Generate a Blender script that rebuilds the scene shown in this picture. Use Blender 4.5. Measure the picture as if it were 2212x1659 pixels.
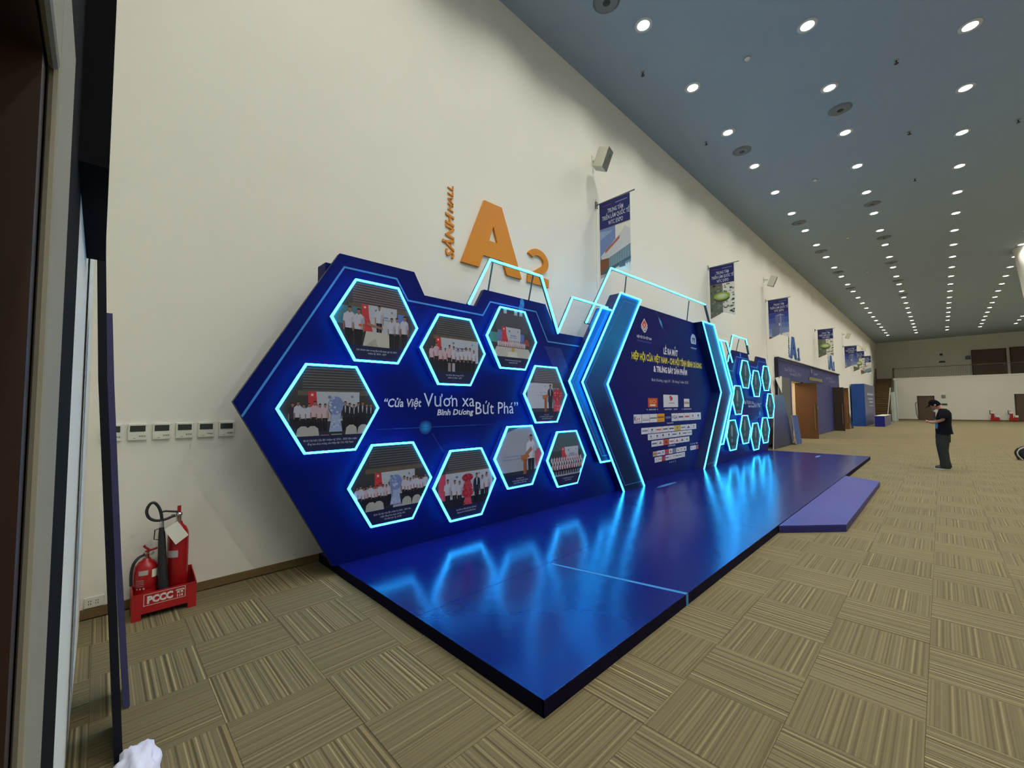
import bpy, bmesh, math, random
from mathutils import Matrix, Vector
random.seed(7)
for o in list(bpy.data.objects): bpy.data.objects.remove(o)
SC = bpy.context.scene
COL = SC.collection

# ------------------------------------------------------------------ camera
CAM = Vector((-0.5126, -4.6213, 1.6047))
YAW, PITCH, ROLL, FPX = math.radians(45.5593), math.radians(3.0124), math.radians(-0.3739), 907.98
_f = Vector((math.cos(YAW)*math.cos(PITCH), math.sin(YAW)*math.cos(PITCH), math.sin(PITCH)))
_r = Vector((math.sin(YAW), -math.cos(YAW), 0)); _u = _r.cross(_f)
_r2 = math.cos(ROLL)*_r + math.sin(ROLL)*_u; _u2 = -math.sin(ROLL)*_r + math.cos(ROLL)*_u
cam = bpy.data.cameras.new('camera'); cam.sensor_fit = 'HORIZONTAL'; cam.sensor_width = 36
cam.lens = 36*FPX/2212; cam.clip_start = 0.02; cam.clip_end = 200
camo = bpy.data.objects.new('camera', cam); COL.objects.link(camo)
camo.matrix_world = Matrix(((_r2.x, _u2.x, -_f.x, CAM.x), (_r2.y, _u2.y, -_f.y, CAM.y), (_r2.z, _u2.z, -_f.z, CAM.z), (0, 0, 0, 1)))
SC.camera = camo

# ------------------------------------------------------------------ world, exposure
w = bpy.data.worlds.new('world'); SC.world = w; w.use_nodes = True
w.node_tree.nodes['Background'].inputs[0].default_value = (0.60, 0.66, 0.72, 1)
w.node_tree.nodes['Background'].inputs[1].default_value = 0.05
SC.view_settings.view_transform = 'Standard'; SC.view_settings.look = 'None'
SC.view_settings.exposure = 0.0; SC.view_settings.gamma = 1.0; SC.view_settings.use_curve_mapping = False
try:
    SC.cycles.use_denoising = True
    SC.cycles.max_bounces = 5; SC.cycles.diffuse_bounces = 3; SC.cycles.glossy_bounces = 2
    SC.cycles.use_adaptive_sampling = True; SC.cycles.adaptive_threshold = 0.12; SC.cycles.adaptive_min_samples = 12
    SC.cycles.sample_clamp_indirect = 4.0
except Exception: pass
DOWNLIGHT_W = 132.0        # each ceiling lamp
NEON_STRENGTH = 12.0

# ------------------------------------------------------------------ materials
MATS = {}
def _nt(name):
    m = bpy.data.materials.new(name); m.use_nodes = True; MATS[name] = m
    return m, m.node_tree, m.node_tree.nodes['Principled BSDF']
def mat(name, col, rough=0.6, metal=0.0, spec=0.5, var=0.06, scale=6.0, bump=0.0, emit=None, es=0.0, tint=None, bscale=None):
    m, nt, b = _nt(name); N = nt.nodes; L = nt.links
    tc = N.new('ShaderNodeTexCoord'); no = N.new('ShaderNodeTexNoise'); no.inputs['Scale'].default_value = scale; no.inputs['Detail'].default_value = 4
    L.new(tc.outputs['Object'], no.inputs['Vector'])
    mx = N.new('ShaderNodeMix'); mx.data_type = 'RGBA'
    mx.inputs[6].default_value = (*[max(0, c*(1-var)) for c in col], 1); mx.inputs[7].default_value = (*[min(1, c*(1+var)) for c in col], 1)
    L.new(no.outputs['Fac'], mx.inputs[0]); L.new(mx.outputs[2], b.inputs['Base Color'])
    b.inputs['Roughness'].default_value = rough; b.inputs['Metallic'].default_value = metal; b.inputs['Specular IOR Level'].default_value = spec
    if tint: b.inputs['Specular Tint'].default_value = (*tint, 1)
    if bump:
        n2 = no
        if bscale:
            n2 = N.new('ShaderNodeTexNoise'); n2.inputs['Scale'].default_value = bscale; n2.inputs['Detail'].default_value = 3; L.new(tc.outputs['Object'], n2.inputs['Vector'])
        bp = N.new('ShaderNodeBump'); bp.inputs['Strength'].default_value = bump; bp.inputs['Distance'].default_value = 0.02
        L.new(n2.outputs['Fac'], bp.inputs['Height']); L.new(bp.outputs['Normal'], b.inputs['Normal'])
    if emit: b.inputs['Emission Color'].default_value = (*emit, 1); b.inputs['Emission Strength'].default_value = es
    return m
def S(r, g, b_):          # sRGB 0..255 -> linear
    f = lambda c: (c/255/12.92 if c <= 10 else ((c/255+.055)/1.055)**2.4)
    return (f(r), f(g), f(b_))

mat('wall_paint', (0.80, 0.79, 0.70), 0.75, var=0.02, scale=1.2)
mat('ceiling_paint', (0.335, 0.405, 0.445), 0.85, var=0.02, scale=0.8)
mat('far_paint', (0.66, 0.65, 0.56), 0.8, var=0.03, scale=0.7)
mat('skirting', S(112, 92, 56), 0.55, var=0.15, scale=3)
mat('dark_wall', (0.010, 0.011, 0.013), 0.9, spec=0.05, var=0.1)
mat('brown_wood', S(56, 36, 22), 0.5, var=0.2, scale=4)
mat('door_wood', S(98, 66, 38), 0.45, var=0.18, scale=3)
mat('door_wood_dark', S(58, 46, 36), 0.5, var=0.15, scale=3)
mat('far_door', S(82, 66, 48), 0.6, var=0.08, scale=3)
mat('stair_wood', S(104, 82, 44), 0.5, var=0.2, scale=5)
mat('steel', S(150, 146, 130), 0.7, 0.0, spec=0.15, var=0.05)
mat('metal_grey', S(120, 122, 120), 0.4, 0.6)
mat('rail_dark', S(96, 88, 70), 0.5, 0.3)
mat('chrome', (0.6, 0.6, 0.58), 0.25, 1.0)
mat('white_plastic', S(222, 222, 208), 0.45, var=0.03)
mat('cream_plastic', S(214, 212, 190), 0.5, var=0.03)
mat('speaker_grille', S(112, 114, 108), 0.6, var=0.12, scale=40)
mat('lcd', S(44, 56, 50), 0.25, var=0.05)
mat('button_grey', S(150, 150, 138), 0.5)
mat('red_paint', S(164, 24, 30), 0.4, var=0.08)
mat('red_cylinder', S(160, 18, 24), 0.3, var=0.06)
mat('rubber', (0.014, 0.014, 0.017), 0.5, var=0.2)
mat('paper', S(226, 224, 208), 0.7, var=0.03)
mat('silver_label', S(176, 172, 166), 0.4, var=0.1)
mat('orange_sign', S(214, 134, 20), 0.5, var=0.04)
mat('blue_sign', S(40, 88, 160), 0.5, var=0.04)
mat('panel_navy', (0.0012, 0.0050, 0.105), 0.5, spec=0.15, var=0.5, scale=0.9, tint=(0.45, 0.6, 1.0))
mat('centre_navy', (0.0040, 0.0075, 0.105), 0.55, spec=0.12, var=0.35, scale=0.8, tint=(0.6, 0.7, 1.0))
mat('panel_edge', (0.006, 0.007, 0.030), 0.5, var=0.2)
mat('hex_side', (0.010, 0.045, 0.28), 0.35, var=0.1)
mat('stage_edge', (0.0045, 0.0030, 0.016), 0.7, spec=0.08, var=0.3)
mat('stage_edge_blue', (0.010, 0.011, 0.13), 0.45, var=0.15)
mat('neon', (0.2, 0.7, 0.8), 0.4, var=0.0, emit=(0.022, 0.47, 1.0), es=NEON_STRENGTH)
mat('neon_off', S(84, 100, 96), 0.4, 0.5)
mat('light_line', S(52, 128, 186), 0.4, var=0.05)
mat('lamp_glass', (1, 1, 1), 0.3, var=0.0, emit=(1.0, 0.97, 0.90), es=14)
try: MATS['lamp_glass'].cycles.emission_sampling = 'NONE'      # the spot lamps do the lighting
except Exception: pass
mat('lamp_trim', S(206, 206, 196), 0.4, var=0.03)
mat('vent_dark', S(52, 56, 58), 0.5, 0.2, var=0.2)
mat('vent_ring', S(118, 122, 120), 0.5, var=0.1)
mat('detector', S(150, 152, 144), 0.5)
mat('board_blue', (0.055, 0.058, 0.16), 0.35, var=0.15)
mat('board_black', (0.005, 0.006, 0.012), 0.6, spec=0.2, var=0.2)
mat('board_grey', S(88, 92, 92), 0.5, var=0.12, scale=1.5)
mat('board_edge', S(176, 180, 172), 0.6)
mat('booth_blue', (0.006, 0.062, 0.30), 0.35, var=0.3, scale=0.6)
mat('booth_dark', (0.006, 0.010, 0.20), 0.35, var=0.2, scale=1)
mat('booth_grey', (0.115, 0.115, 0.19), 0.5, var=0.1)
mat('facade_navy', (0.034, 0.042, 0.165), 0.5, var=0.25, scale=0.35)
mat('wrap_film', S(168, 180, 172), 0.35, var=0.15, scale=8, bump=0.6)
mat('cloth_white', (0.72, 0.73, 0.90), 0.8, var=0.04, bump=0.3)
mat('skin', S(172, 122, 92), 0.55, var=0.08, scale=15)
mat('shirt_black', (0.006, 0.007, 0.010), 0.9, spec=0.08, var=0.25, scale=20, bump=0.4, bscale=9)
mat('jeans', S(50, 52, 50), 0.9, spec=0.08, var=0.2, scale=18, bump=0.6, bscale=10)
mat('cap_black', (0.006, 0.006, 0.007), 0.9, spec=0.05, var=0.2)
mat('shoe_dark', S(58, 36, 36), 0.6)
mat('shoe_white', S(220, 214, 196), 0.6)
mat('teal_print', S(92, 140, 148), 0.7, var=0.3, scale=25)
mat('bag_black', (0.008, 0.012, 0.022), 0.6, var=0.3, bump=0.3)
mat('bag_strap', S(176, 168, 140), 0.7)

# flat print: the ink colour is stored per face
m, nt, b = _nt('print')
at = nt.nodes.new('ShaderNodeVertexColor'); at.layer_name = 'ink'; nt.links.new(at.outputs['Color'], b.inputs['Base Color'])
b.inputs['Roughness'].default_value = 0.45; b.inputs['Specular IOR Level'].default_value = 0.3
# chevron print: teal at the top fading to navy lower down (part of the artwork)
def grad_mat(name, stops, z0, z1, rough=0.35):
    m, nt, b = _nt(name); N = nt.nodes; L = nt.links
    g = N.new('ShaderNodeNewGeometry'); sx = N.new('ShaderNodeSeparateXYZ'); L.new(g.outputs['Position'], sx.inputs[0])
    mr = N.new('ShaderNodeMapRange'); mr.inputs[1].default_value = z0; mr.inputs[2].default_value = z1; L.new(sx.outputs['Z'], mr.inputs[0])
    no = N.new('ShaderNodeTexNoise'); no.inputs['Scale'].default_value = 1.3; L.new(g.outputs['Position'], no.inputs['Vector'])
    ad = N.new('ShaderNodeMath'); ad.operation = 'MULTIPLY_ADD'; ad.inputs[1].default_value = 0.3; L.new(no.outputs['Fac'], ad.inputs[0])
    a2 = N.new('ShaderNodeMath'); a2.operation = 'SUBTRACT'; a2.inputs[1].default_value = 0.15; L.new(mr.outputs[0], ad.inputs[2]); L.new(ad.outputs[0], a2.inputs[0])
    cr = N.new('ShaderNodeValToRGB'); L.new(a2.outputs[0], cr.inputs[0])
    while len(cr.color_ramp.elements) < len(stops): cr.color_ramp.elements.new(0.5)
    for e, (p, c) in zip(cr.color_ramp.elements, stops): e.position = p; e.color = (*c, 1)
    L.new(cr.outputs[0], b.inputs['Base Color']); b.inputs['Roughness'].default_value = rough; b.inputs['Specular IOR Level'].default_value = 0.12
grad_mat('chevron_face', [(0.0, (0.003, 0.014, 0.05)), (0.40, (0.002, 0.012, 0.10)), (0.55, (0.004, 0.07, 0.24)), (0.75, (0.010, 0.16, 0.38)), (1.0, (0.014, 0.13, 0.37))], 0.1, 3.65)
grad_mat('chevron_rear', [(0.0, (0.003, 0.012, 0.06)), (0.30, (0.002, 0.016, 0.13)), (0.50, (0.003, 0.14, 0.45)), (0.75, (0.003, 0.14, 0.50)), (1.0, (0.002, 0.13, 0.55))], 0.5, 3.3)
mat('chevron_side', (0.002, 0.012, 0.075), 0.3, var=0.2)

# carpet: basket-weave of striped tiles, seen in world metres
def carpet():
    m, nt, b = _nt('carpet'); N = nt.nodes; L = nt.links
    def math_(op, a, b_=None, c=None):
        n = N.new('ShaderNodeMath'); n.operation = op
        for i, v in enumerate((a, b_, c)):
            if v is None: continue
            if isinstance(v, (int, float)): n.inputs[i].default_value = v
            else: L.new(v, n.inputs[i])
        return n.outputs[0]
    g = N.new('ShaderNodeNewGeometry'); sx = N.new('ShaderNodeSeparateXYZ'); L.new(g.outputs['Position'], sx.inputs[0])
    X, Y = sx.outputs['X'], math_('MULTIPLY', sx.outputs['Y'], -1.0)
    ix = math_('FLOOR', math_('MULTIPLY', X, 2.0)); jy = math_('FLOOR', math_('MULTIPLY', Y, 2.0))
    par = math_('FLOORED_MODULO', math_('ADD', ix, jy), 2.0)
    s = math_('ADD', math_('MULTIPLY', X, par), math_('MULTIPLY', Y, math_('SUBTRACT', 1.0, par)))
    t = math_('ADD', math_('MULTIPLY', Y, par), math_('MULTIPLY', X, math_('SUBTRACT', 1.0, par)))
    cv = N.new('ShaderNodeCombineXYZ'); L.new(ix, cv.inputs[0]); L.new(jy, cv.inputs[1])
    wn = N.new('ShaderNodeTexWhiteNoise'); wn.noise_dimensions = '2D'; L.new(cv.outputs[0], wn.inputs['Vector'])
    no = N.new('ShaderNodeTexNoise'); no.noise_dimensions = '1D'; no.inputs['Scale'].default_value = 1.0; no.inputs['Detail'].default_value = 1.5
    L.new(math_('ADD', math_('MULTIPLY', s, 62.0), math_('MULTIPLY', wn.outputs['Value'], 300.0)), no.inputs['W'])
    cr = N.new('ShaderNodeValToRGB'); cr.color_ramp.interpolation = 'LINEAR'
    st = [(0.30, S(86, 77, 55)), (0.42, S(106, 97, 71)), (0.47, S(128, 118, 90)), (0.53, S(114, 106, 80)), (0.58, S(154, 142, 106)), (0.66, S(132, 116, 78)), (0.74, S(176, 164, 124))]
    while len(cr.color_ramp.elements) < len(st): cr.color_ramp.elements.new(0.5)
    for e, (p, c) in zip(cr.color_ramp.elements, st): e.position = p; e.color = (*c, 1)
    L.new(no.outputs['Fac'], cr.inputs[0])
    # tiles laid the other way show less contrast
    mx = N.new('ShaderNodeMix'); mx.data_type = 'RGBA'; mx.inputs[7].default_value = (*S(116, 106, 78), 1)
    L.new(math_('MULTIPLY_ADD', math_('SUBTRACT', 1.0, par), 0.42, 0.14), mx.inputs[0]); L.new(cr.outputs[0], mx.inputs[6])
    pile = N.new('ShaderNodeTexNoise'); pile.inputs['Scale'].default_value = 260; L.new(g.outputs['Position'], pile.inputs['Vector'])
    big = N.new('ShaderNodeTexNoise'); big.inputs['Scale'].default_value = 0.9; L.new(g.outputs['Position'], big.inputs['Vector'])
    hs = N.new('ShaderNodeHueSaturation')
    L.new(math_('ADD', math_('MULTIPLY_ADD', pile.outputs['Fac'], 0.45, 0.54), math_('MULTIPLY', big.outputs['Fac'], 0.22)), hs.inputs['Value'])
    L.new(mx.outputs[2], hs.inputs['Color']); L.new(hs.outputs[0], b.inputs['Base Color'])
    bp = N.new('ShaderNodeBump'); bp.inputs['Strength'].default_value = 0.35; bp.inputs['Distance'].default_value = 0.004
    L.new(no.outputs['Fac'], bp.inputs['Height']); L.new(bp.outputs['Normal'], b.inputs['Normal'])
    b.inputs['Roughness'].default_value = 0.95; b.inputs['Specular IOR Level'].default_value = 0.15
carpet()
# glossy blue vinyl of the platform, slightly wrinkled
def vinyl(name, col, rough):
    m, nt, b = _nt(name); N = nt.nodes; L = nt.links
    g = N.new('ShaderNodeNewGeometry'); no = N.new('ShaderNodeTexNoise'); no.inputs['Scale'].default_value = 0.7; L.new(g.outputs['Position'], no.inputs['Vector'])
    mx = N.new('ShaderNodeMix'); mx.data_type = 'RGBA'; mx.inputs[6].default_value = (*[c*.75 for c in col], 1); mx.inputs[7].default_value = (*[c*1.25 for c in col], 1)
    L.new(no.outputs['Fac'], mx.inputs[0]); L.new(mx.outputs[2], b.inputs['Base Color'])
    n2 = N.new('ShaderNodeTexNoise'); n2.inputs['Scale'].default_value = 5; n2.inputs['Detail'].default_value = 5; L.new(g.outputs['Position'], n2.inputs['Vector'])
    bp = N.new('ShaderNodeBump'); bp.inputs['Strength'].default_value = 0.10; bp.inputs['Distance'].default_value = 0.02
    L.new(n2.outputs['Fac'], bp.inputs['Height']); L.new(bp.outputs['Normal'], b.inputs['Normal'])
    b.inputs['Roughness'].default_value = rough; b.inputs['Specular IOR Level'].default_value = 1.0; b.inputs['Specular Tint'].default_value = (0.06, 0.32, 1.0, 1)
vinyl('stage_vinyl', (0.0045, 0.0085, 0.135), 0.20)
vinyl('stage_vinyl_sheen', (0.050, 0.050, 0.26), 0.34)  # front step: reflection of the pale wall put into the lighter base colour

# ------------------------------------------------------------------ mesh helpers
class MB:
    def __init__(s): s.v = []; s.f = []; s.mi = []; s.smooth = []
    def add(s, vs, fs, mi=0, smooth=False):
        n = len(s.v); s.v += [tuple(v) for v in vs]
        for f in fs: s.f.append(tuple(i+n for i in f)); s.mi.append(mi); s.smooth.append(smooth)
        return s
    def box(s, x0, x1, y0, y1, z0, z1, mi=0):
        x0, x1 = sorted((x0, x1)); y0, y1 = sorted((y0, y1)); z0, z1 = sorted((z0, z1))
        return s.add([(x0,y0,z0),(x1,y0,z0),(x1,y1,z0),(x0,y1,z0),(x0,y0,z1),(x1,y0,z1),(x1,y1,z1),(x0,y1,z1)],
                     [(0,3,2,1),(4,5,6,7),(0,1,5,4),(1,2,6,5),(2,3,7,6),(3,0,4,7)], mi)
    def prism(s, pts, a0, a1, axis='y', mi=0, mside=None):      # pts: polygon; y: (x,z)  z: (x,y)  x: (y,z)
        n = len(pts); a0, a1 = min(a0, a1), max(a0, a1)
        P = {'y': lambda p, a: (p[0], a, p[1]), 'z': lambda p, a: (p[0], p[1], a), 'x': lambda p, a: (a, p[0], p[1])}[axis]
        area = sum(pts[i][0]*pts[(i+1)%n][1]-pts[(i+1)%n][0]*pts[i][1] for i in range(n))
        q = list(pts) if area > 0 else list(pts)[::-1]
        vs = [P(p, a0) for p in q]+[P(p, a1) for p in q]
        lo, hi = tuple(range(n)), tuple(range(2*n-1, n-1, -1))
        sd = [(i, i+n, (i+1)%n+n, (i+1)%n) for i in range(n)]
        if axis != 'y': lo, hi, sd = lo[::-1], hi[::-1], [f[::-1] for f in sd]
        s.add(vs, [lo, hi], mi); return s.add(vs, sd, mi if mside is None else mside)
    def tube(s, pts, r, n=8, mi=0, closed=False, caps=True, radii=None):
        pts = [Vector(p) for p in pts]; k = len(pts); rings = []; up = None
        for i, p in enumerate(pts):
            if closed: t = (pts[(i+1)%k]-pts[i-1]).normalized()
            else: t = (pts[min(i+1, k-1)]-pts[max(i-1, 0)]).normalized()
            if up is None: up = Vector((0,0,1)) if abs(t.z) < .9 else Vector((1,0,0))
            a = (up-t*up.dot(t)).normalized(); up = a; b_ = t.cross(a); rr = radii[i] if radii else r
            rings.append([p+rr*(math.cos(2*math.pi*j/n)*a+math.sin(2*math.pi*j/n)*b_) for j in range(n)])
        vs = [v for R in rings for v in R]; fs = []
        for i in range(k if closed else k-1):
            for j in range(n):
                a, b_ = i*n+j, i*n+(j+1)%n; c, d = ((i+1)%k)*n+(j+1)%n, ((i+1)%k)*n+j
                fs.append((a, b_, c, d))
        s.add(vs, fs, mi, True)
        if caps and not closed: s.add(rings[0], [tuple(range(n))[::-1]], mi); s.add(rings[-1], [tuple(range(n))], mi)
        return s
    def lathe(s, prof, c=(0,0,0), n=24, mi=0, smooth=True):      # prof: (r,z) bottom to top
        vs = []; fs = []
        for r, z in prof:
            for j in range(n): vs.append((c[0]+r*math.cos(2*math.pi*j/n), c[1]+r*math.sin(2*math.pi*j/n), c[2]+z))
        for i in range(len(prof)-1):
            for j in range(n): fs.append((i*n+j, i*n+(j+1)%n, (i+1)*n+(j+1)%n, (i+1)*n+j))
        s.add(vs, fs, mi, smooth)
        if prof[0][0] > 1e-4: s.add(vs[:n], [tuple(range(n))[::-1]], mi)
        if prof[-1][0] > 1e-4: s.add(vs[-n:], [tuple(range(n))], mi)
        return s
    def loft(s, rings, mi=0, caps=True, n=16):                   # rings: (cx,cy,cz,rx,ry)
        vs = []; fs = []
        for (cx, cy, cz, rx, ry) in rings:
            for j in range(n): vs.append((cx+rx*math.cos(2*math.pi*j/n), cy+ry*math.sin(2*math.pi*j/n), cz))
        for i in range(len(rings)-1):
            for j in range(n): fs.append((i*n+j, i*n+(j+1)%n, (i+1)*n+(j+1)%n, (i+1)*n+j))
        s.add(vs, fs, mi, True)
        if caps: s.add(vs[:n], [tuple(range(n))[::-1]], mi); s.add(vs[-n:], [tuple(range(n))], mi)
        return s
    def strip(s, pts, wd, y0, y1, closed=False, mi=0):           # flat bar along a polyline in the xz plane, mitred
        k = len(pts); L_, R_ = [], []
        for i in range(k):
            p = Vector(pts[i]); a = Vector(pts[i-1]) if (i or closed) else None; c = Vector(pts[(i+1)%k]) if (i < k-1 or closed) else None
            d1 = (p-a).normalized() if a is not None else None; d2 = (c-p).normalized() if c is not None else None
            d1 = d1 or d2; d2 = d2 or d1
            n1 = Vector((-d1.y, d1.x)); n2 = Vector((-d2.y, d2.x)); mv = (n1+n2).normalized(); ln = wd/2/max(.35, mv.dot(n1))
            L_.append(p+mv*ln); R_.append(p-mv*ln)
        for i in range(k if closed else k-1):
            j = (i+1) % k; s.prism([L_[i], L_[j], R_[j], R_[i]], y0, y1, 'y', mi)
        return s
def obj(name, mb, mats, parent=None, loc=None, bevel=0.0):
    """one mesh object; vertices are given in world metres and stored relative to the parent (or loc)."""
    off = Vector(loc) if loc is not None else (Vector(parent['_o']) if parent is not None else None)
    if off is None:
        vs = mb.v; off = Vector(((min(v[0] for v in vs)+max(v[0] for v in vs))/2, (min(v[1] for v in vs)+max(v[1] for v in vs))/2, min(v[2] for v in vs)))
    me = bpy.data.meshes.new(name); me.from_pydata([(v[0]-off.x, v[1]-off.y, v[2]-off.z) for v in mb.v], [], mb.f)
    for mm in (mats if isinstance(mats, (list, tuple)) else [mats]): me.materials.append(MATS[mm])
    me.polygons.foreach_set('material_index', mb.mi); me.polygons.foreach_set('use_smooth', mb.smooth); me.update()
    o = bpy.data.objects.new(name, me); COL.objects.link(o)
    if parent is not None:
        o.parent = parent; o.location = off-Vector(parent['_o'])
    else: o.location = off
    o['_o'] = list(off)
    if bevel:
        bv = o.modifiers.new('bevel', 'BEVEL'); bv.width = bevel; bv.segments = 2; bv.limit_method = 'ANGLE'
    return o
def tag(o, label, cat, group=None, kind=None):
    o['label'] = label; o['category'] = cat
    if group: o['group'] = group
    if kind: o['kind'] = kind
    return o
def thing(name, loc, label, cat, group=None, kind=None):
    o = bpy.data.objects.new(name, None); COL.objects.link(o); o.location = loc; o['_o'] = list(loc); o.empty_display_size = .1
    return tag(o, label, cat, group, kind)
def struct(o, label=None, cat=None):
    o['kind'] = 'structure'
    if label: o['label'] = label
    if cat: o['category'] = cat
    return o
def copy_tree(o, loc, label=None):
    c = o.copy(); COL.objects.link(c); c.location = loc; c['_o'] = list(loc)
    if label: c['label'] = label
    for ch in list(o.children):
        k = ch.copy(); COL.objects.link(k); k.parent = c
        for g in list(ch.children):
            q = g.copy(); COL.objects.link(q); q.parent = k
    return c
ORD = 'first second third fourth fifth sixth seventh eighth ninth tenth eleventh twelfth thirteenth fourteenth fifteenth sixteenth seventeenth eighteenth nineteenth twentieth twenty-first twenty-second twenty-third twenty-fourth twenty-fifth twenty-sixth twenty-seventh twenty-eighth'.split()

# flat prints -------------------------------------------------------
_TXT = {}
def text2d(body, bold=0.0, shear=0.0):
    key = (body, bold, shear)
    if key in _TXT: return _TXT[key]
    plain = body.replace('ơ', 'o').replace('Ơ', 'O')
    if plain != body:                                # the horned vowels: plain vowel plus a horn
        vs, fs = text2d(plain, bold, shear); vs, fs = list(vs), list(fs)
        for i, ch in enumerate(body):
            if ch in 'ơƠ':
                xm = max(q[0] for q in text2d(plain[:i+1], bold, 0.0)[0]); h = .50 if ch == 'ơ' else .70; n = len(vs)
                vs += [(xm+a+shear*(h+b_), h+b_) for a, b_ in ((-.14, -.075), (-.02, -.045), (.045, .015), (.045, .09), (.115, .09), (.115, .0), (.045, -.085), (-.09, -.125))]; fs.append(tuple(range(n, n+8))[::-1])
        _TXT[key] = (vs, fs); return _TXT[key]
    cu = bpy.data.curves.new('t', 'FONT'); cu.body = body; cu.offset = bold; cu.shear = shear; cu.resolution_u = 2; cu.fill_mode = 'FRONT'
    o = bpy.data.objects.new('t', cu); COL.objects.link(o)
    ev = o.evaluated_get(bpy.context.evaluated_depsgraph_get()); me = ev.to_mesh()
    vs = [(v.co.x, v.co.y) for v in me.vertices]; fs = [tuple(p.vertices) for p in me.polygons]
    ev.to_mesh_clear(); bpy.data.objects.remove(o); bpy.data.curves.remove(cu)
    _TXT[key] = (vs, fs); return _TXT[key]
class Print:
    """inks laid in thin layers on a plane: origin O, axes U and V, facing N."""
    def __init__(s, O, U=(1,0,0), V=(0,0,1), N=(0,-1,0), step=0.00012):
        s.O, s.U, s.V, s.N = Vector(O), Vector(U), Vector(V), Vector(N); s.k = 0; s.step = step; s.v = []; s.f = []; s.c = []
    def P(s, u, v, k): return s.O+s.U*u+s.V*v+s.N*(s.step*k)
    def poly(s, pts, col, layer=None):
        s.k += 0 if layer is not None else 1
        k = layer if layer is not None else s.k; n = len(s.v)
        a = sum(pts[i][0]*pts[(i+1)%len(pts)][1]-pts[(i+1)%len(pts)][0]*pts[i][1] for i in range(len(pts)))
        pts = pts if a > 0 else pts[::-1]
        s.v += [s.P(u, v, k) for u, v in pts]; s.f.append(tuple(range(n, n+len(pts)))); s.c.append(col); return s
    def rect(s, u0, v0, u1, v1, col, layer=None): return s.poly([(u0,v0),(u1,v0),(u1,v1),(u0,v1)], col, layer)
    def ell(s, u, v, a, b_, col, n=12, layer=None, rot=0):
        c, q = math.cos(rot), math.sin(rot)
        return s.poly([(u+a*math.cos(t)*c-b_*math.sin(t)*q, v+a*math.cos(t)*q+b_*math.sin(t)*c) for t in [2*math.pi*i/n for i in range(n)]], col, layer)
    def text(s, body, u, v, h, col, width=None, align='l', bold=0.0, shear=0.0, rot=0.0):
        vs, fs = text2d(body, bold, shear); s.k += 1
        if not vs: return s
        x0, x1 = min(p[0] for p in vs), max(p[0] for p in vs); sc = h/0.729; sx = width/(x1-x0) if width else sc
        du = {'l': -x0*sx, 'c': -(x0+x1)/2*sx, 'r': -x1*sx}[align]; n = len(s.v); c, q = math.cos(rot), math.sin(rot)
        for p in vs:
            a, b_ = p[0]*sx+du, p[1]*sc; s.v.append(s.P(u+a*c-b_*q, v+a*q+b_*c, s.k))
        for f in fs: s.f.append(tuple(i+n for i in f)); s.c.append(col)
        return s
    def clip_hex(s, cx, cz, R):                      # trims everything to a flat-topped hexagon around the origin
        bm = bmesh.new(); lay = bm.loops.layers.float_color.new('ink'); V = [bm.verts.new(v) for v in s.v]
        for f, c in zip(s.f, s.c):
            try: fc = bm.faces.new([V[i] for i in f])
            except ValueError: continue
            for l in fc.loops: l[lay] = (*c, 1)
        for k in range(6):
            a = math.radians(30+60*k); nrm = s.U*math.cos(a)+s.V*math.sin(a)
            bmesh.ops.bisect_plane(bm, geom=bm.verts[:]+bm.edges[:]+bm.faces[:], plane_co=s.O+s.U*cx+s.V*cz+nrm*(R*math.cos(math.pi/6)), plane_no=nrm, clear_outer=True)
        s.bm = bm; return s
    def build(s, name, parent, material='print'):
        off = Vector(parent['_o']); me = bpy.data.meshes.new(name)
        if hasattr(s, 'bm'):
            for v in s.bm.verts: v.co -= off
            s.bm.to_mesh(me); s.bm.free()
        else:
            me.from_pydata([tuple(v-off) for v in s.v], [], s.f); ca = me.color_attributes.new('ink', 'FLOAT_COLOR', 'CORNER')
            i = 0; buf = []
            for f, c in zip(s.f, s.c): buf += [*c, 1.0]*len(f)
            ca.data.foreach_set('color', buf)
        me.materials.append(MATS[material]); me.update(); o = bpy.data.objects.new(name, me); COL.objects.link(o); o.parent = parent; o['_o'] = list(off)
        return o
# ================================================================== the setting
YW, ZC, XF, YR, XN = 0.03, 8.05, 56.0, -13.0, -0.57      # long wall, ceiling, far wall, right wall, near wall
# floor: sub-floor slab, then carpet tiles 0.5 m
fl = thing('floor', (27, -6.5, 0), 'hall floor laid with olive striped carpet tiles', 'floor', kind='structure')
obj('subfloor', MB().box(-3.2, XF+6, YR-.3, 0.9, -.2, -.008), 'skirting', fl)
def project(x, y, z):
    d = Vector((x, y, z))-CAM; k = d.dot(_f)
    return None if k < .15 else (1106+FPX*d.dot(_r2)/k, 829.5-FPX*d.dot(_u2)/k)
def under_stage(i, j):
    x0, x1, y0, y1 = i*.5, i*.5+.5, -(j*.5+.5), -j*.5
    return x0 >= 1.2 and x1 <= 15.3 and y0 >= -3.1
cells = [(i, j) for i in range(-6, 112) for j in range(0, 26) if not under_stage(i, j)]
size = {}
for (i, j) in cells:
    q = [project(i*.5+a, -(j*.5+b_), 0) for a, b_ in ((0, 0), (.5, 0), (.5, .5), (0, .5))]
    if any(p is None for p in q): continue
    if max(p[0] for p in q) < 250 or min(p[0] for p in q) > 2212 or min(p[1] for p in q) > 1659: continue
    size[(i, j)] = abs(sum(q[k][0]*q[(k+1)%4][1]-q[(k+1)%4][0]*q[k][1] for k in range(4)))/2
near = set(sorted(size, key=size.get, reverse=True)[:300])
tm = MB(); g = .0004
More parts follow.
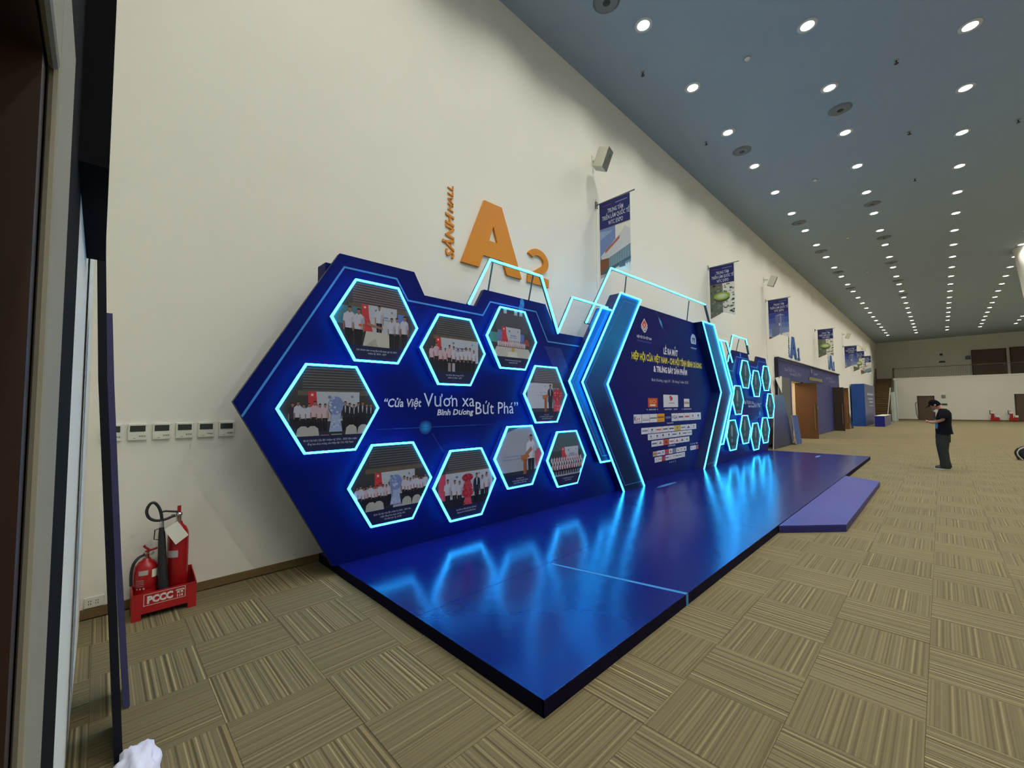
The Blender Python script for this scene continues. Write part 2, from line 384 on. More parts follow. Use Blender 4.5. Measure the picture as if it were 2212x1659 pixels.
tm.add([(g,-g,-.008),(.5-g,-g,-.008),(.5-g,-.5+g,-.008),(g,-.5+g,-.008),(g,-g,-.0015),(.5-g,-g,-.0015),(.5-g,-.5+g,-.0015),(g,-.5+g,-.0015),
        (g+.001,-g-.001,0),(.5-g-.001,-g-.001,0),(.5-g-.001,-.5+g+.001,0),(g+.001,-.5+g+.001,0)],
       [(4,0,3,7),(0,4,5,1),(1,5,6,2),(2,6,7,3),(4,8,9,5),(5,9,10,6),(6,10,11,7),(7,11,8,4),(8,11,10,9)])
tile_me = bpy.data.meshes.new('carpet_tile'); tile_me.from_pydata(tm.v, [], tm.f); tile_me.materials.append(MATS['carpet'])
rest = MB()
for (i, j) in cells:
    if (i, j) in near:
        t = bpy.data.objects.new('carpet_tile', tile_me); COL.objects.link(t); t.parent = fl; t.location = Vector((i*.5, -j*.5, random.uniform(-.0006, .0002)))-Vector(fl['_o'])
    else:
        x, y = i*.5, -j*.5; rest.add([(x, y, 0), (x, y-.5, 0), (x+.5, y-.5, 0), (x+.5, y, 0)], [(0, 1, 2, 3)])
r_ = obj('carpet_field', rest, 'carpet', fl); r_['kind'] = 'stuff'

# long white wall with two door openings far down
OP = [(21.1, 23.32, 2.62), (31.04, 33.46, 2.62)]
wm = MB(); xs = XN-.2
for a, b_, h in OP:
    wm.box(xs, a, YW, YW+.3, 0, ZC); wm.box(a, b_, YW, YW+.3, h, ZC); xs = b_
wm.box(xs, XF+4, YW, YW+.3, 0, ZC)
struct(obj('wall_left', wm, 'wall_paint'), 'long white wall carrying the hall signs and the banners', 'wall')
for k, (a, b_, h) in enumerate(OP):
    struct(obj('wall_lobby', MB().box(a-.8, b_+.8, 1.9, 2.0, 0, 3).box(a-.9, a-.8, YW+.3, 2, 0, 3).box(b_+.8, b_+.9, YW+.3, 2, 0, 3).box(a-.9, b_+.9, YW+.3, 2, 3, 3.1), 'wall_paint'), 'lit room behind the %s opening in the long wall' % ('nearer', 'farther')[k], 'wall')
    ld = bpy.data.lights.new('lobby_lamp', 'AREA'); ld.energy = 45; ld.color = (1, .72, .42); ld.size = .8
    lo = bpy.data.objects.new('lobby_lamp', ld); COL.objects.link(lo); lo.location = ((a+b_)/2, 1.1, 2.95)
bs = MB(); xs = XN
for a, b_ in ((XN, 18.9), (33.6, XF)): bs.box(a, b_, YW-.012, YW, 0, .072)
struct(obj('baseboard_left', bs, 'skirting'), 'brown skirting strip along the foot of the long white wall', 'skirting')
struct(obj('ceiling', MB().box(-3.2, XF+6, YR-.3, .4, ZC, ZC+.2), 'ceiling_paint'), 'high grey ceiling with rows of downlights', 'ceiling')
struct(obj('wall_right', MB().box(-3.2, XF+6, YR-.2, YR, 0, ZC), 'wall_paint'), 'right wall of the hall', 'wall')
# near wall with the doorway the photographer stands in
nw = MB().box(XN-.12, XN, -2.92, YW, 0, ZC).box(XN-.12, XN, -13, -5.7, 0, ZC)
struct(obj('wall_near', nw, 'wall_paint'), 'narrow sliver of white wall at the left edge of the photo', 'wall')
struct(obj('wall_dark_panel', MB().box(XN-.12, XN, -3.53, -2.92, 0, ZC).box(XN-.12, XN, -5.7, -3.53, 2.25, ZC), 'dark_wall'), 'black wall panel beside the grey door frame', 'wall')
df = thing('door_1', (XN, -4.7, 0), 'grey metal door frame around the brown doorway at the left edge', 'door frame', kind='structure')
obj('jamb', MB().box(XN-.006, XN+.006, -3.82, -3.53, 0, 2.25), 'steel', df, bevel=.006)
obj('jamb', MB().box(XN-.006, XN+.006, -5.7, -5.5, 0, 2.25), 'steel', df, bevel=.006)
obj('head', MB().box(XN-.006, XN+.006, -5.5, -3.82, 2.05, 2.25), 'steel', df, bevel=.006)
struct(obj('wall_passage', MB().box(-3.2, XN-.007, -3.86, -3.82, 0, 2.25).box(-3.2, XN-.007, -5.54, -5.5, 0, 2.25).box(-3.2, -3.1, -5.5, -3.82, 0, 2.25).box(-3.2, XN-.007, -5.54, -3.82, 2.05, 2.25), 'brown_wood'), 'dark brown timber lining of the doorway at the left edge', 'wall')
struct(obj('trim_1', MB().box(XN, XN+.055, -3.15, -2.2, 2.22, 3.9), 'dark_wall'), 'black lintel box above the narrow white slit', 'trim')
# boards leaning against the near wall
def lean(name, y0, y1, pts, th, m_, label):
    n = len(pts); poly = [(x, z) for x, z in pts]+[(x-th, z) for x, z in pts[::-1]]
    return tag(obj(name, MB().prism(poly, y0, y1, 'y'), m_, bevel=.003), label, 'board')
lean('leaning_board', -1.50, -1.28, [(-.343, .006), (-.403, .816), (-.459, 1.737), (-.478, 2.12)], .027, 'board_blue', 'blue edged display board leaning upright at the left edge of the photo')
lean('leaning_board', -1.95, -1.62, [(-.384, .004), (-.434, .816), (-.491, 1.737), (-.513, 2.31), (-.525, 2.81), (-.536, 3.6)], .030, 'board_black', 'tall black board leaning on the near wall beside the blue edged one')
# crumpled white cloth on the floor
bm = bmesh.new(); bmesh.ops.create_icosphere(bm, subdivisions=4, radius=1)
cl = MB(); rr = random.Random(3)
from mathutils import noise as mnoise
for v in bm.verts:
    d = 1+.35*mnoise.noise(v.co*2.1)+.14*mnoise.noise(v.co*5.3)
    v.co = Vector((v.co.x*.075*d, v.co.y*.16*d, max(-.02, v.co.z*.075*d)))
cl.add([(v.co.x-.345, v.co.y-2.10, v.co.z+.022) for v in bm.verts], [[v.index for v in f.verts] for f in bm.faces], 0, True); bm.free()
tag(obj('cloth_bundle', cl, 'cloth_white'), 'crumpled white cloth bundle at the bottom left corner', 'cloth')

# far wall, mezzanine and stairs
fw = MB().box(XF, XF+.25, YR, -1.30, 0, 3.995)
struct(obj('wall_far', fw, 'far_paint'), 'far white wall below the upper landing', 'wall')
struct(obj('wall_far_upper', MB().box(XF+2.6, XF+2.85, YR, YW, 0, ZC), 'far_paint'), 'grey upper wall behind the landing rail at the far end', 'wall')
struct(obj('trim_2', MB().box(XF-.012, XF+2.6, YR, -1.30, 4.0, 4.14), 'far_paint'), 'landing slab edge above the far wall', 'trim')
struct(obj('baseboard_far', MB().box(XF-.02, XF, YR, -1.30, 0, .10), 'skirting'), 'brown skirting along the far wall', 'skirting')
def far_door(name, y0, y1, z0, z1, x, label):
    d = thing(name, (x, (y0+y1)/2, z0), label, 'door', kind='structure')
    obj('leaf', MB().box(x-.05, x+.02, y0, y1, z0, z1), 'far_door', d)
    obj('door_frame', MB().box(x-.07, x, y0-.08, y0, z0, z1+.08).box(x-.07, x, y1, y1+.08, z0, z1+.08).box(x-.07, x, y0-.08, y1+.08, z1, z1+.08), 'brown_wood', d)
    obj('handle', MB().box(x-.1, x-.05, y0+.08, y0+.12, z0+.9, z0+1.15), 'steel', d)
far_door('door_2', -4.10, -3.09, 0, 2.25, XF, 'dark brown door in the far wall behind the standing person')
far_door('door_3', -10.4, -9.15, 0, 2.29, XF, 'brown door in the far wall at the right edge of the photo')
far_door('door_4', -8.90, -6.88, 4.14, 6.55, XF+2.6, 'wide brown doorway on the upper landing, the left of two')
far_door('door_5', -11.9, -9.25, 4.14, 6.58, XF+2.6, 'wide brown doorway on the upper landing at the right edge')
rl = thing('landing_railing', (XF, -4, 4.14), 'thin metal railing along the edge of the upper landing', 'railing')
obj('handrail', MB().box(XF+.03, XF+.08, -12.5, -1.42, 5.08, 5.13), 'rail_dark', rl)
bl = MB()
for k in range(101): bl.box(XF+.045, XF+.06, -1.45-k*.11, -1.462-k*.11, 4.14, 5.08)
b_ = obj('baluster_field', bl, 'rail_dark', rl); b_['kind'] = 'stuff'
# staircase between the far corner and the far wall
stc = thing('staircase', (50, -.7, 0), 'brown timber staircase rising in the far left corner', 'staircase', kind='structure')
NS = 24
for k in range(NS):
    x = XF-4.9+k*.235; z = (k+1)*4.14/NS
    obj('step', MB().box(x, x+.26, -1.28, YW-.005, z-.05, z).box(x, x+.02, -1.28, YW-.005, z-4.14/NS, z), 'stair_wood', stc)
for yy in (-1.36, -.02):
    obj('stringer', MB().prism([(XF-5.05, 0), (XF-4.6, 0), (XF+.7, 3.9), (XF+.7, 4.35), (XF+.5, 4.35)], yy-.03, yy+.02, 'y'), 'rail_dark', stc)
    obj('stair_handrail', MB().tube([(XF-4.9, yy-.01, 1.0), (XF+.3, yy-.01, 5.12)], .05, 6), 'rail_dark', stc)
    obj('newel_post', MB().box(XF-5.0, XF-4.9, yy-.06, yy+.04, 0, 1.05), 'rail_dark', stc)
    obj('top_post', MB().box(XF+.25, XF+.4, yy-.07, yy+.05, 4.14, 5.18), 'rail_dark', stc)
# flaring white column by the right edge
tag(obj('flared_column', MB().lathe([(.32, 0), (.36, 2.5), (.55, 4.6), (.78, 5.95), (.97, 7.9), (1.0, ZC)], (26.9, -8.0, 0), 40), 'wall_paint'), 'white flared column top at the right edge under the ceiling', 'column')['kind'] = 'structure'

# ================================================================== platform
ZS = 0.09
stg = thing('platform', (8.3, -1.7, 0), 'low glossy blue platform in front of the neon backdrop', 'platform')
X0, X1, YF, YB = 1.17, 15.38, -3.125, -0.02
obj('deck_frame', MB().box(X0+.012, X1-.012, YF+.012, YB-.01, 0, ZS-.012), 'stage_edge', stg)
cuts = [X0, 5.3, 8.3, 11.3, X1]; rows = [(YF, -1.9), (-1.9, YB)]
for a, b_ in zip(cuts[:-1], cuts[1:]):
    for c, d in rows:
        obj('deck_panel', MB().box(a+.0008, b_-.0008, c+.0008, d-.0008, ZS-.012, ZS), 'stage_vinyl', stg, bevel=.0015)
for nm, m_, x0, x1, y0, y1 in (('skirt', 'stage_edge', X0, X0+.012, YF, YB), ('skirt', 'stage_edge', X0, X1, YF-.001, YF+.012), ('skirt', 'stage_edge', X1-.012, X1, YF, YB)):
    obj(nm, MB().box(x0, x1, y0, y1, 0, ZS-.003), m_, stg)
obj('light_strip', MB().prism([(2.62, -1.93), (2.648, -1.93), (2.925, YF-.003), (2.885, YF-.003)], ZS, ZS+.0015, 'z').box(2.885, 2.925, YF-.004, YF, .0, ZS+.0015), 'light_line', stg)['label'] = 'pale blue line printed across the deck'
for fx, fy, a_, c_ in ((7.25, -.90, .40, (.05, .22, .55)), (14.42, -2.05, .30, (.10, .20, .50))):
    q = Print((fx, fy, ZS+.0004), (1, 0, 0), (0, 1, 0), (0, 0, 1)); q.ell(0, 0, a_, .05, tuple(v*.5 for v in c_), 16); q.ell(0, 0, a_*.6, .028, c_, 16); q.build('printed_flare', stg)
pf = [(5.60, -3.137), (10.78, -3.137), (10.38, -3.72), (6.24, -3.72)]
ex = thing('platform_extension', (8.3, -3.4, 0), 'blue trapezoid step on the front of the platform, pale sheen painted in', 'platform')
obj('deck_frame', MB().prism(pf, 0, ZS-.012, 'z'), 'stage_edge_blue', ex)
obj('deck_panel', MB().prism(pf, ZS-.012, ZS+.001, 'z'), 'stage_vinyl_sheen', ex, bevel=.002)

# ================================================================== backdrop panels
YP, YH, YCF, YCR, YC = -.50, -.60, -.64, -.60, -.42
def neon_part(parent, pts, closed=False, y=YP, wd=.021, name='neon_tube', dp=.022): return obj(name, MB().strip(pts, wd, y-dp, y, closed), 'neon', parent)
# left photo panel
outL = [(1.125, ZS), (.278, 1.656), (1.144, 3.133), (1.989, 3.131), (2.124, 2.888), (2.89, 2.884), (3.03, 3.13), (4.245, 3.137), (4.499, 2.735), (5.48, 2.74), (4.935, 1.98), (6.11, ZS)]
lp = thing('photo_panel', (3, -.47, ZS), 'navy backdrop wing with nine glowing hexagon photos left of the centre board', 'panel')
obj('face_board', MB().prism(outL, YP, YP+.06, 'y', 0, 1), ['panel_navy', 'panel_edge'], lp, bevel=.004)
obj('printed_line', MB().strip([(.344, 1.531), (1.192, 3.004), (1.77, 3.006), (1.909, 2.79), (3.006, 2.786), (3.136, 2.985), (4.035, 2.99), (4.289, 2.575), (5.4, 2.578)], .019, YP-.0015, YP-.0004), 'light_line', lp)
obj('back_box', MB().box(1.03, 1.85, YP+.06, YP+.26, 2.72, 3.03), 'panel_navy', lp)
obj('back_box', MB().box(3.1, 5.6, YP+.06, YP+.26, 2.3, 2.65), 'panel_edge', lp)
obj('rear_prop', MB().prism([(YP+.06, ZS), (YP+.06, 2.4), (YP+.12, 2.4), (-.08, ZS)], 2.0, 2.06, 'x'), 'panel_edge', lp)
WHT, PALE = S(206, 208, 216), S(190, 194, 210)
def line_part(parent, y, name, *a, **k):
    body, u, v, h, col, width = a[:6]; bo, sh_ = k.get('bold', 0.0), k.get('shear', 0.0); X = lambda t_: [q[0] for q in text2d(t_, bo, sh_)[0]]
    x0, x1 = min(X(body)), max(X(body)); sx = width/(x1-x0); end = 0
    for wd in body.split(' '):                       # one part per word
        end += len(wd); off = max(X(body[:end]))-max(X(wd)); end += 1
        q = Print((0, y, 0)); q.text(wd, u+(min(X(wd))+off-x0)*sx, v, h, col, (max(X(wd))-min(X(wd)))*sx, 'l', bo, sh_); q.build(name, parent)
p = lambda *a, **k: line_part(lp, YP-.0006, 'slogan_word', *a, **k)
p('“Cửa Việt', 1.635, 1.605, .092, WHT, .455, bold=.02, shear=.18)
p('Vươn xa', 2.12, 1.605, .165, WHT, .742)
p('Bình Dương', 2.302, 1.505, .070, WHT, .546, bold=.025, shear=.18)
p('Bứt Phá”', 2.882, 1.505, .165, WHT, .76)
p = Print((0, YP-.0006, 0))
for k in range(9): p.ell(2.145, 1.37, .085*(1-k*.1), .08*(1-k*.1), tuple(a_+(b_-a_)*((k+1)/9)**1.3 for a_, b_ in zip((.001, .006, .12), (.004, .26, .55))), 20)
p.rect(1.55, 1.367, 3.2, 1.373, (.004, .03, .20)); p.rect(1.75, 1.3665, 2.9, 1.3735, (.006, .06, .30))
p.build('printed_star', lp); p = Print((0, YP-.0006, 0))
p.ell(3.74, 3.06, .045, .075, (.02, .22, .50), 10); p.ell(3.72, 2.99, .05, .06, (.015, .15, .42), 10)
p.build('printed_flare', lp); p = Print((0, YP-.0006, 0))
p.poly([(2.22, 1.30), (2.9, .35), (2.92, .35), (2.24, 1.30)], (.0016, .008, .125)); p.build('printed_streak', lp); p = Print((0, YP-.0006, 0)); p.poly([(3.66, 1.34), (4.7, .3), (4.74, .3), (3.68, 1.34)], (.0016, .008, .125))
p.build('printed_streak', lp); p = Print((0, YP-.0006, 0)); p.poly([(4.2, 2.5), (4.9, 1.5), (5.2, 1.5), (4.6, 2.5)], (.003, .012, .14))
p.build('printed_streak', lp)

# right photo panel (seen sharply from the side)
outR = [(15.5, ZS), (16.30, 1.62), (15.62, 3.16), (14.66, 3.16), (14.50, 2.91), (13.90, 2.90), (13.72, 3.17), (12.40, 3.17), (12.12, 2.76), (11.18, 2.76), (11.72, 1.92), (10.40, ZS)]
rp = thing('photo_panel', (13.5, -.47, ZS), 'navy backdrop wing with nine glowing hexagons at the far end of the platform', 'panel')
obj('face_board', MB().prism(outR, YP, YP+.06, 'y', 0, 1), ['panel_navy', 'panel_edge'], rp, bevel=.004)
obj('printed_line', MB().strip([(16.22, 1.5), (15.55, 3.02), (14.75, 3.02), (14.6, 2.79), (13.95, 2.79), (13.75, 3.0), (12.65, 3.0), (12.35, 2.56), (11.3, 2.56)], .019, YP-.0015, YP-.0004), 'light_line', rp)
obj('back_box', MB().box(13.6, 15.4, YP+.06, YP+.3, 2.80, 3.0), 'panel_edge', rp)
p = lambda *a, **k: line_part(rp, YP-.0006, 'slogan_word', *a, **k)
p('“Cửa Việt', 12.98, 1.62, .092, PALE, .43, bold=.02, shear=.18); p('Vươn xa', 13.44, 1.62, .135, PALE, .70)
p('Bình Dương', 13.62, 1.52, .070, PALE, .52, bold=.025, shear=.18); p('Bứt Phá”', 14.17, 1.52, .14, PALE, .72)
p = Print((0, YP-.0006, 0)); p.ell(13.05, 3.08, .05, .08, (.02, .22, .50), 10); p.build('printed_flare', rp); p = Print((0, YP-.0006, 0)); p.ell(14.75, 1.32, .07, .07, (.0, .14, .36), 14); p.rect(13.4, 1.316, 15.0, 1.322, (.006, .06, .30))
p.build('printed_star', rp)

# centre board with the event title and sponsor logos
cb = thing('title_board', (8.4, -.38, ZS), 'navy centre board with event title lettering and rows of sponsor logos', 'board')
obj('face_board', MB().prism([(5.9, ZS), (10.9, ZS), (11.45, 1.92), (10.1, 3.63), (6.6, 3.63), (5.3, 1.95)], YC, YC+.07, 'y', 0, 1), ['centre_navy', 'panel_edge'], cb)
W2, YEL = S(204, 204, 212), S(200, 186, 40)
p = lambda *a, **k: line_part(cb, YC-.0006, 'title_word', *a, **k)
p('LỄ RA MẮT', 8.25, 2.725, .135, W2, .71, bold=.042)
p('HIỆP HỘI CỬA VIỆT NAM - CHI HỘI TỈNH BÌNH DƯƠNG', 6.89, 2.52, .133, YEL, 3.44, bold=.042)
p('& TRƯNG BÀY SẢN PHẨM', 7.775, 2.312, .125, W2, 1.665, bold=.042)
p('Bình Dương, ngày 29 - 30 tháng 3 năm 2025', 7.685, 2.108, .062, S(176, 178, 196), 1.81)
p = Print((0, YC-.0006, 0))       # association emblem: a diamond door over a U
W = S(205, 205, 212)
p.poly([(7.425, 3.39), (7.56, 3.26), (7.425, 3.135), (7.285, 3.24)], W); p.poly([(7.425, 3.365), (7.525, 3.265), (7.425, 3.165), (7.32, 3.25)], S(190, 60, 48))
p.poly([(7.37, 3.255), (7.425, 3.285), (7.48, 3.26), (7.425, 3.20)], S(214, 150, 130)); p.poly([(7.285, 3.22), (7.425, 3.115), (7.56, 3.24), (7.555, 3.20), (7.46, 3.095), (7.40, 3.095), (7.29, 3.18)], W)
p.poly([(7.425, 3.10), (7.53, 3.2), (7.46, 3.12)], (.004, .005, .04)); p.build('emblem', cb)['label'] = 'red diamond association emblem'; p = Print((0, YC-.0006, 0)); p.text('HIỆP HỘI CỬA VIỆT NAM', 7.11, 2.965, .048, S(190, 190, 200), .605, bold=.03)
p.text('VIETNAM DOOR ASSOCIATION', 7.115, 2.888, .034, S(80, 100, 170), .595)
p.build('emblem_caption', cb); p = Print((0, YC-.0006, 0)); p.poly([(9.73, 3.10)]+[(9.865+.16*math.cos(math.radians(a)), 3.19+.155*math.sin(math.radians(a))) for a in range(195, -16, -15)]+[(10.0, 3.10)], S(190, 196, 206))
p.rect(9.78, 3.13, 9.95, 3.22, S(120, 128, 150)); p.poly([(9.76, 3.22), (9.97, 3.22), (9.94, 3.25), (9.79, 3.25)], S(70, 78, 110)); p.rect(9.84, 3.135, 9.89, 3.18, S(200, 204, 210))
p.rect(9.70, 2.985, 10.04, 3.005, S(170, 176, 190)); p.rect(9.74, 2.955, 10.0, 2.965, S(90, 100, 150))
p.build('emblem', cb)['label'] = 'round white house emblem'; p = Print((0, YC-.0006, 0)); p.poly([(8.03, 3.53), (8.19, 3.42), (8.26, 3.27), (8.12, 3.36)], (.03, .16, .34)); p.poly([(8.06, 3.50), (8.17, 3.42), (8.22, 3.31), (8.13, 3.38)], (.06, .30, .48))
p.poly([(8.24, 3.30), (8.66, 2.98), (8.68, 2.97), (8.26, 3.27)], (.016, .03, .17)); p.poly([(7.93, 3.62), (8.05, 3.5), (8.07, 3.5), (7.96, 3.62)], (.016, .03, .17))
p.build('printed_flare', cb)
# sponsor logo cards, each a sticker of its own
RL = random.Random(11)
WC = S(196, 198, 206)
def card(x0, z0, x1, z1, bg=WC, marks=None, txt=None):
    q = Print((0, YC-.0012, 0)); q.rect(x0, z0, x1, z1, bg); wd, ht = x1-x0, z1-z0
    if txt:
        for (t_, fx, fz, fh, fw_, c_, bo) in txt: q.text(t_, x0+fx*wd, z0+fz*ht, fh*ht, c_, fw_*wd, bold=bo)
    if marks is None and not txt:
        k = RL.random(); c_ = RL.choice([S(70, 76, 110), S(110, 112, 126), S(60, 60, 70), S(180, 70, 60), S(150, 130, 90)])
        if k < .45: q.rect(x0+.12*wd, z0+.40*ht, x1-.12*wd, z0+.62*ht, c_)
        elif k < .75: q.ell((x0+x1)/2, z0+.58*ht, .16*wd, .2*ht, c_, 8); q.rect(x0+.2*wd, z0+.18*ht, x1-.2*wd, z0+.27*ht, S(130, 132, 140))
        else: q.poly([(x0+.2*wd, z0+.3*ht), (x0+.5*wd, z0+.8*ht), (x0+.8*wd, z0+.3*ht)], c_)
    for m_ in (marks or []): q.rect(x0+m_[0]*wd, z0+m_[1]*ht, x0+m_[2]*wd, z0+m_[3]*ht, m_[4])
    return q.build('logo_card', cb)
card(7.50, 1.56, 7.92, 1.755, S(176, 62, 34), [(.2, .14, .78, .32, S(220, 200, 190))], [('SO', .14, .42, .42, .72, S(206, 130, 60), .03)])
card(8.185, 1.56, 8.905, 1.832, S(196, 200, 208), [(.36, .30, .74, .36, S(110, 112, 124)), (.44, .52, .56, .90, S(170, 60, 60)), (.40, .70, .50, .92, S(180, 70, 70)), (.54, .60, .62, .80, S(90, 60, 80))])
card(9.22, 1.556, 9.52, 1.75, S(200, 198, 196), [(.08, .40, .92, .50, S(150, 80, 50)), (.08, .54, .92, .62, S(120, 110, 100))])
q = Print((0, YC-.0012, 0))
for a, b_, z in ((7.44, 7.975, 1.50), (8.225, 8.86, 1.497), (9.095, 9.645, 1.495), (8.33, 8.70, 1.195), (8.36, 8.75, .70), (8.40, 8.75, .345), (9.50, 9.99, .665)):
    n = int((b_-a)/.045)
    for k in range(n):
        if RL.random() < .86: q.rect(a+k*.045, z, a+k*.045+.034, z+RL.uniform(.026, .034), S(150, 152, 178), layer=1)
q.build('logo_captions', cb)['kind'] = 'stuff'
R1 = [6.915, 7.235, 7.557, 7.884]
card(R1[0], 1.25, 7.22, 1.424, WC, [(.12, .10, .95, .15, S(60, 60, 80))], [('K', .06, .30, .5, .30, S(40, 44, 80), .02), ('M', .40, .26, .36, .36, S(186, 70, 70), .0)])
card(R1[1], 1.25, 7.545, 1.424, WC, [(.08, .44, .9, .50, S(150, 150, 160)), (.08, .28, .92, .35, S(70, 72, 110))])
card(R1[2], 1.25, 7.875, 1.424, WC, [(.03, .44, .97, .58, S(80, 84, 90))])
card(R1[3], 1.25, 8.215, 1.424, S(204, 152, 30), [(.08, .46, .92, .66, S(150, 70, 30)), (.08, .16, .92, .24, S(190, 90, 30))])
card(8.26, 1.31, 8.51, 1.36, S(70, 84, 140), [(.05, .2, .95, .8, S(90, 104, 160))])
for k, c_ in enumerate([S(50, 54, 110), None, None, S(60, 60, 130), S(130, 134, 130)]):
    a = 8.555+k*.326; card(a, 1.246, a+.318, 1.42, WC, None, [('VGA', .06, .3, .45, .86, c_, .02)] if k == 0 else None)
def logo_row(xa, xb, n, z0, z1, special):
    wd = (xb-xa)/n
    for k in range(n): card(xa+k*wd, z0, xa+(k+1)*wd-.008, z1, special.get(k, WC))
logo_row(7.20, 9.885, 9, 1.026, 1.15, {5: S(186, 170, 50)})
logo_row(7.46, 9.625, 8, .893, 1.012, {})
logo_row(7.605, 9.47, 7, .748, .868, {2: S(188, 74, 46)})
logo_row(7.655, 9.29, 9, .543, .648, {0: S(160, 150, 120), 3: S(176, 54, 60), 5: S(60, 120, 150)})
logo_row(7.725, 9.20, 9, .415, .523, {2: S(168, 44, 60)})
logo_row(9.50, 9.985, 3, .535, .633, {2: S(170, 80, 86)})

# chevrons -----------------------------------------------------------
def chevron(outer, inner, yf, yb, face, label, foot_open, inset):
    c = thing('neon_chevron', ((outer[1][0]+inner[1][0])/2, (yf+yb)/2, min(outer[2][1], inner[2][1])), label, 'chevron')
    poly = outer+inner[::-1]
    obj('body', MB().prism(poly, yf, yb, 'y', 0, 1), [face, 'chevron_side'], c, bevel=.003)
    if foot_open: neon_part(c, [outer[2], outer[1], outer[0], inner[0], inner[1], inner[2]], False, yf)
    else: neon_part(c, [inner[0], outer[0], outer[1], outer[2], inner[2]], False, yf)
    sg = 1 if inner[1][0] > outer[1][0] else -1; d = .10*sg
    ins = [(outer[0][0]+d*1.3, outer[0][1]-.12), (outer[1][0]+d, outer[1][1]), (outer[2][0]+d*.6, outer[2][1]+.10), (inner[2][0]-d*.9, inner[2][1]+.10), (inner[1][0]-d, inner[1][1]), (inner[0][0]-d*.6, inner[0][1]-.12)]
    if not foot_open: ins = ins[:3]+[(inner[2][0], outer[2][1]+.10)]
    obj('printed_line', MB().strip(ins, .010, yf-.0012, yf-.0003, foot_open), 'light_line', c)
    return c
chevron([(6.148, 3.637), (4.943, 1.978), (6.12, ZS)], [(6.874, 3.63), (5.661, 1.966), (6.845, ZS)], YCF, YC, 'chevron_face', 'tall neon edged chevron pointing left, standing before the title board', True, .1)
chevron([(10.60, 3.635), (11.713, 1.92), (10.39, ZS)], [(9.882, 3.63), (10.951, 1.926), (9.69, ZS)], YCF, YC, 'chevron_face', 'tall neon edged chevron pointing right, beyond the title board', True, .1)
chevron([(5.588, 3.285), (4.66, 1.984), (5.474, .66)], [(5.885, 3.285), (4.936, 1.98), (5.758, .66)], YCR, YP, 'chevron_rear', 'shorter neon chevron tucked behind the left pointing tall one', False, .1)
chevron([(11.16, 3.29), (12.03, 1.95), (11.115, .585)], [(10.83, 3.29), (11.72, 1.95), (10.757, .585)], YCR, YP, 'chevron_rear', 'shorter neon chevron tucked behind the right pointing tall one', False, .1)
# neon outlines standing on top of the panels
def roof_frame(pts, y, label, unlit=None, props=()):
    f_ = thing('neon_roof_frame', (sum(q[0] for q in pts)/len(pts), y, min(q[1] for q in pts)), label, 'neon frame')
    neon_part(f_, pts, False, y, .024); obj('carrier_bar', MB().strip(pts, .022, y, y+.03), 'neon_off', f_)
    if unlit: obj('unlit_bar', MB().strip(unlit, .028, y-.02, y+.03), 'neon_off', f_)
    for a, b_ in props: obj('stay', MB().tube([a, b_], .012, 6), 'neon_off', f_)
roof_frame([(2.75, 2.885), (3.114, 3.54), (4.125, 3.535), (4.499, 2.735), (4.879, 3.35), (5.90, 3.344)], YP-.02, 'zigzag neon outline above the left photo wing', None, [((3.2, YP+.02, 3.53), (3.2, YP+.16, 3.0)), ((4.0, YP+.02, 3.53), (4.0, YP+.16, 3.0))])
roof_frame([(5.298, 3.0), (6.099, 4.12), (10.50, 4.17)], YP+.02, 'wide neon roof outline above the title board', [(10.50, 4.17), (10.92, 3.5)], [((5.3, YP+.04, 3.0), (5.75, YP+.04, 2.99)), ((6.7, YP+.05, 4.1), (6.7, YP+.15, 3.4)), ((9.6, YP+.05, 4.12), (9.6, YP+.15, 3.4))])
roof_frame([(11.88, 2.80), (12.36, 3.59), (13.52, 3.59), (13.61, 3.43)], YP-.02, 'neon outline above the far photo wing', [(13.61, 3.43), (13.75, 3.15)], [((13.0, YP+.01, 3.55), (13.0, YP+.12, 3.1))])
roof_frame([(10.75, 3.33), (11.72, 3.33), (12.13, 2.785)], YP-.06, 'small slanted neon outline beside the far photo wing')

# hexagon photo frames ---------------------------------------------
HL = {'H1': (1.499, 2.468), 'H2': (2.481, 2.265), 'H3': (3.451, 2.51), 'H4': (1.048, 1.595), 'H5': (4.128, 1.771), 'H6': (1.688, .818), 'H7': (2.653, .685), 'H8': (3.574, .928), 'H9': (4.596, .811)}
HR = {'H1': (15.195, 2.463), 'H2': (14.122, 2.254), 'H3': (13.098, 2.50), 'H4': (15.573, 1.555), 'H5': (12.378, 1.734), 'H6': (14.886, .775), 'H7': (13.871, .632), 'H8': (12.926, .885), 'H9': (11.845, .777)}
RH = .472
def hexpts(cx, cz, R): return [(cx+R*math.cos(math.radians(60*k)), cz+R*math.sin(math.radians(60*k))) for k in range(6)]
def hex_frame(c, draw, label, group):
    cx, cz = c
    h = thing('hexagon_photo', (cx, YP-.05, cz-RH*.866), label, 'hexagon photo', group)
    obj('body', MB().prism(hexpts(cx, cz, RH-.014), YH, YP-.001, 'y', 0, 1), ['hex_side', 'hex_side'], h)
    neon_part(h, hexpts(cx, cz, RH-.008), True, YH+.012, .019, 'neon_tube', .024)
    p = Print((cx, YH-.0006, cz), step=.00003); draw(p); p.c = [(c_[0]*.84, c_[1]*.90, c_[2]*.96) for c_ in p.c]; p.clip_hex(0, 0, RH-.02); p.build('photo_print', h)
SKN, HAIR, BLK, SHW, SHP = S(150, 108, 88), S(30, 26, 28), S(20, 22, 34), S(186, 184, 196), S(196, 166, 176)
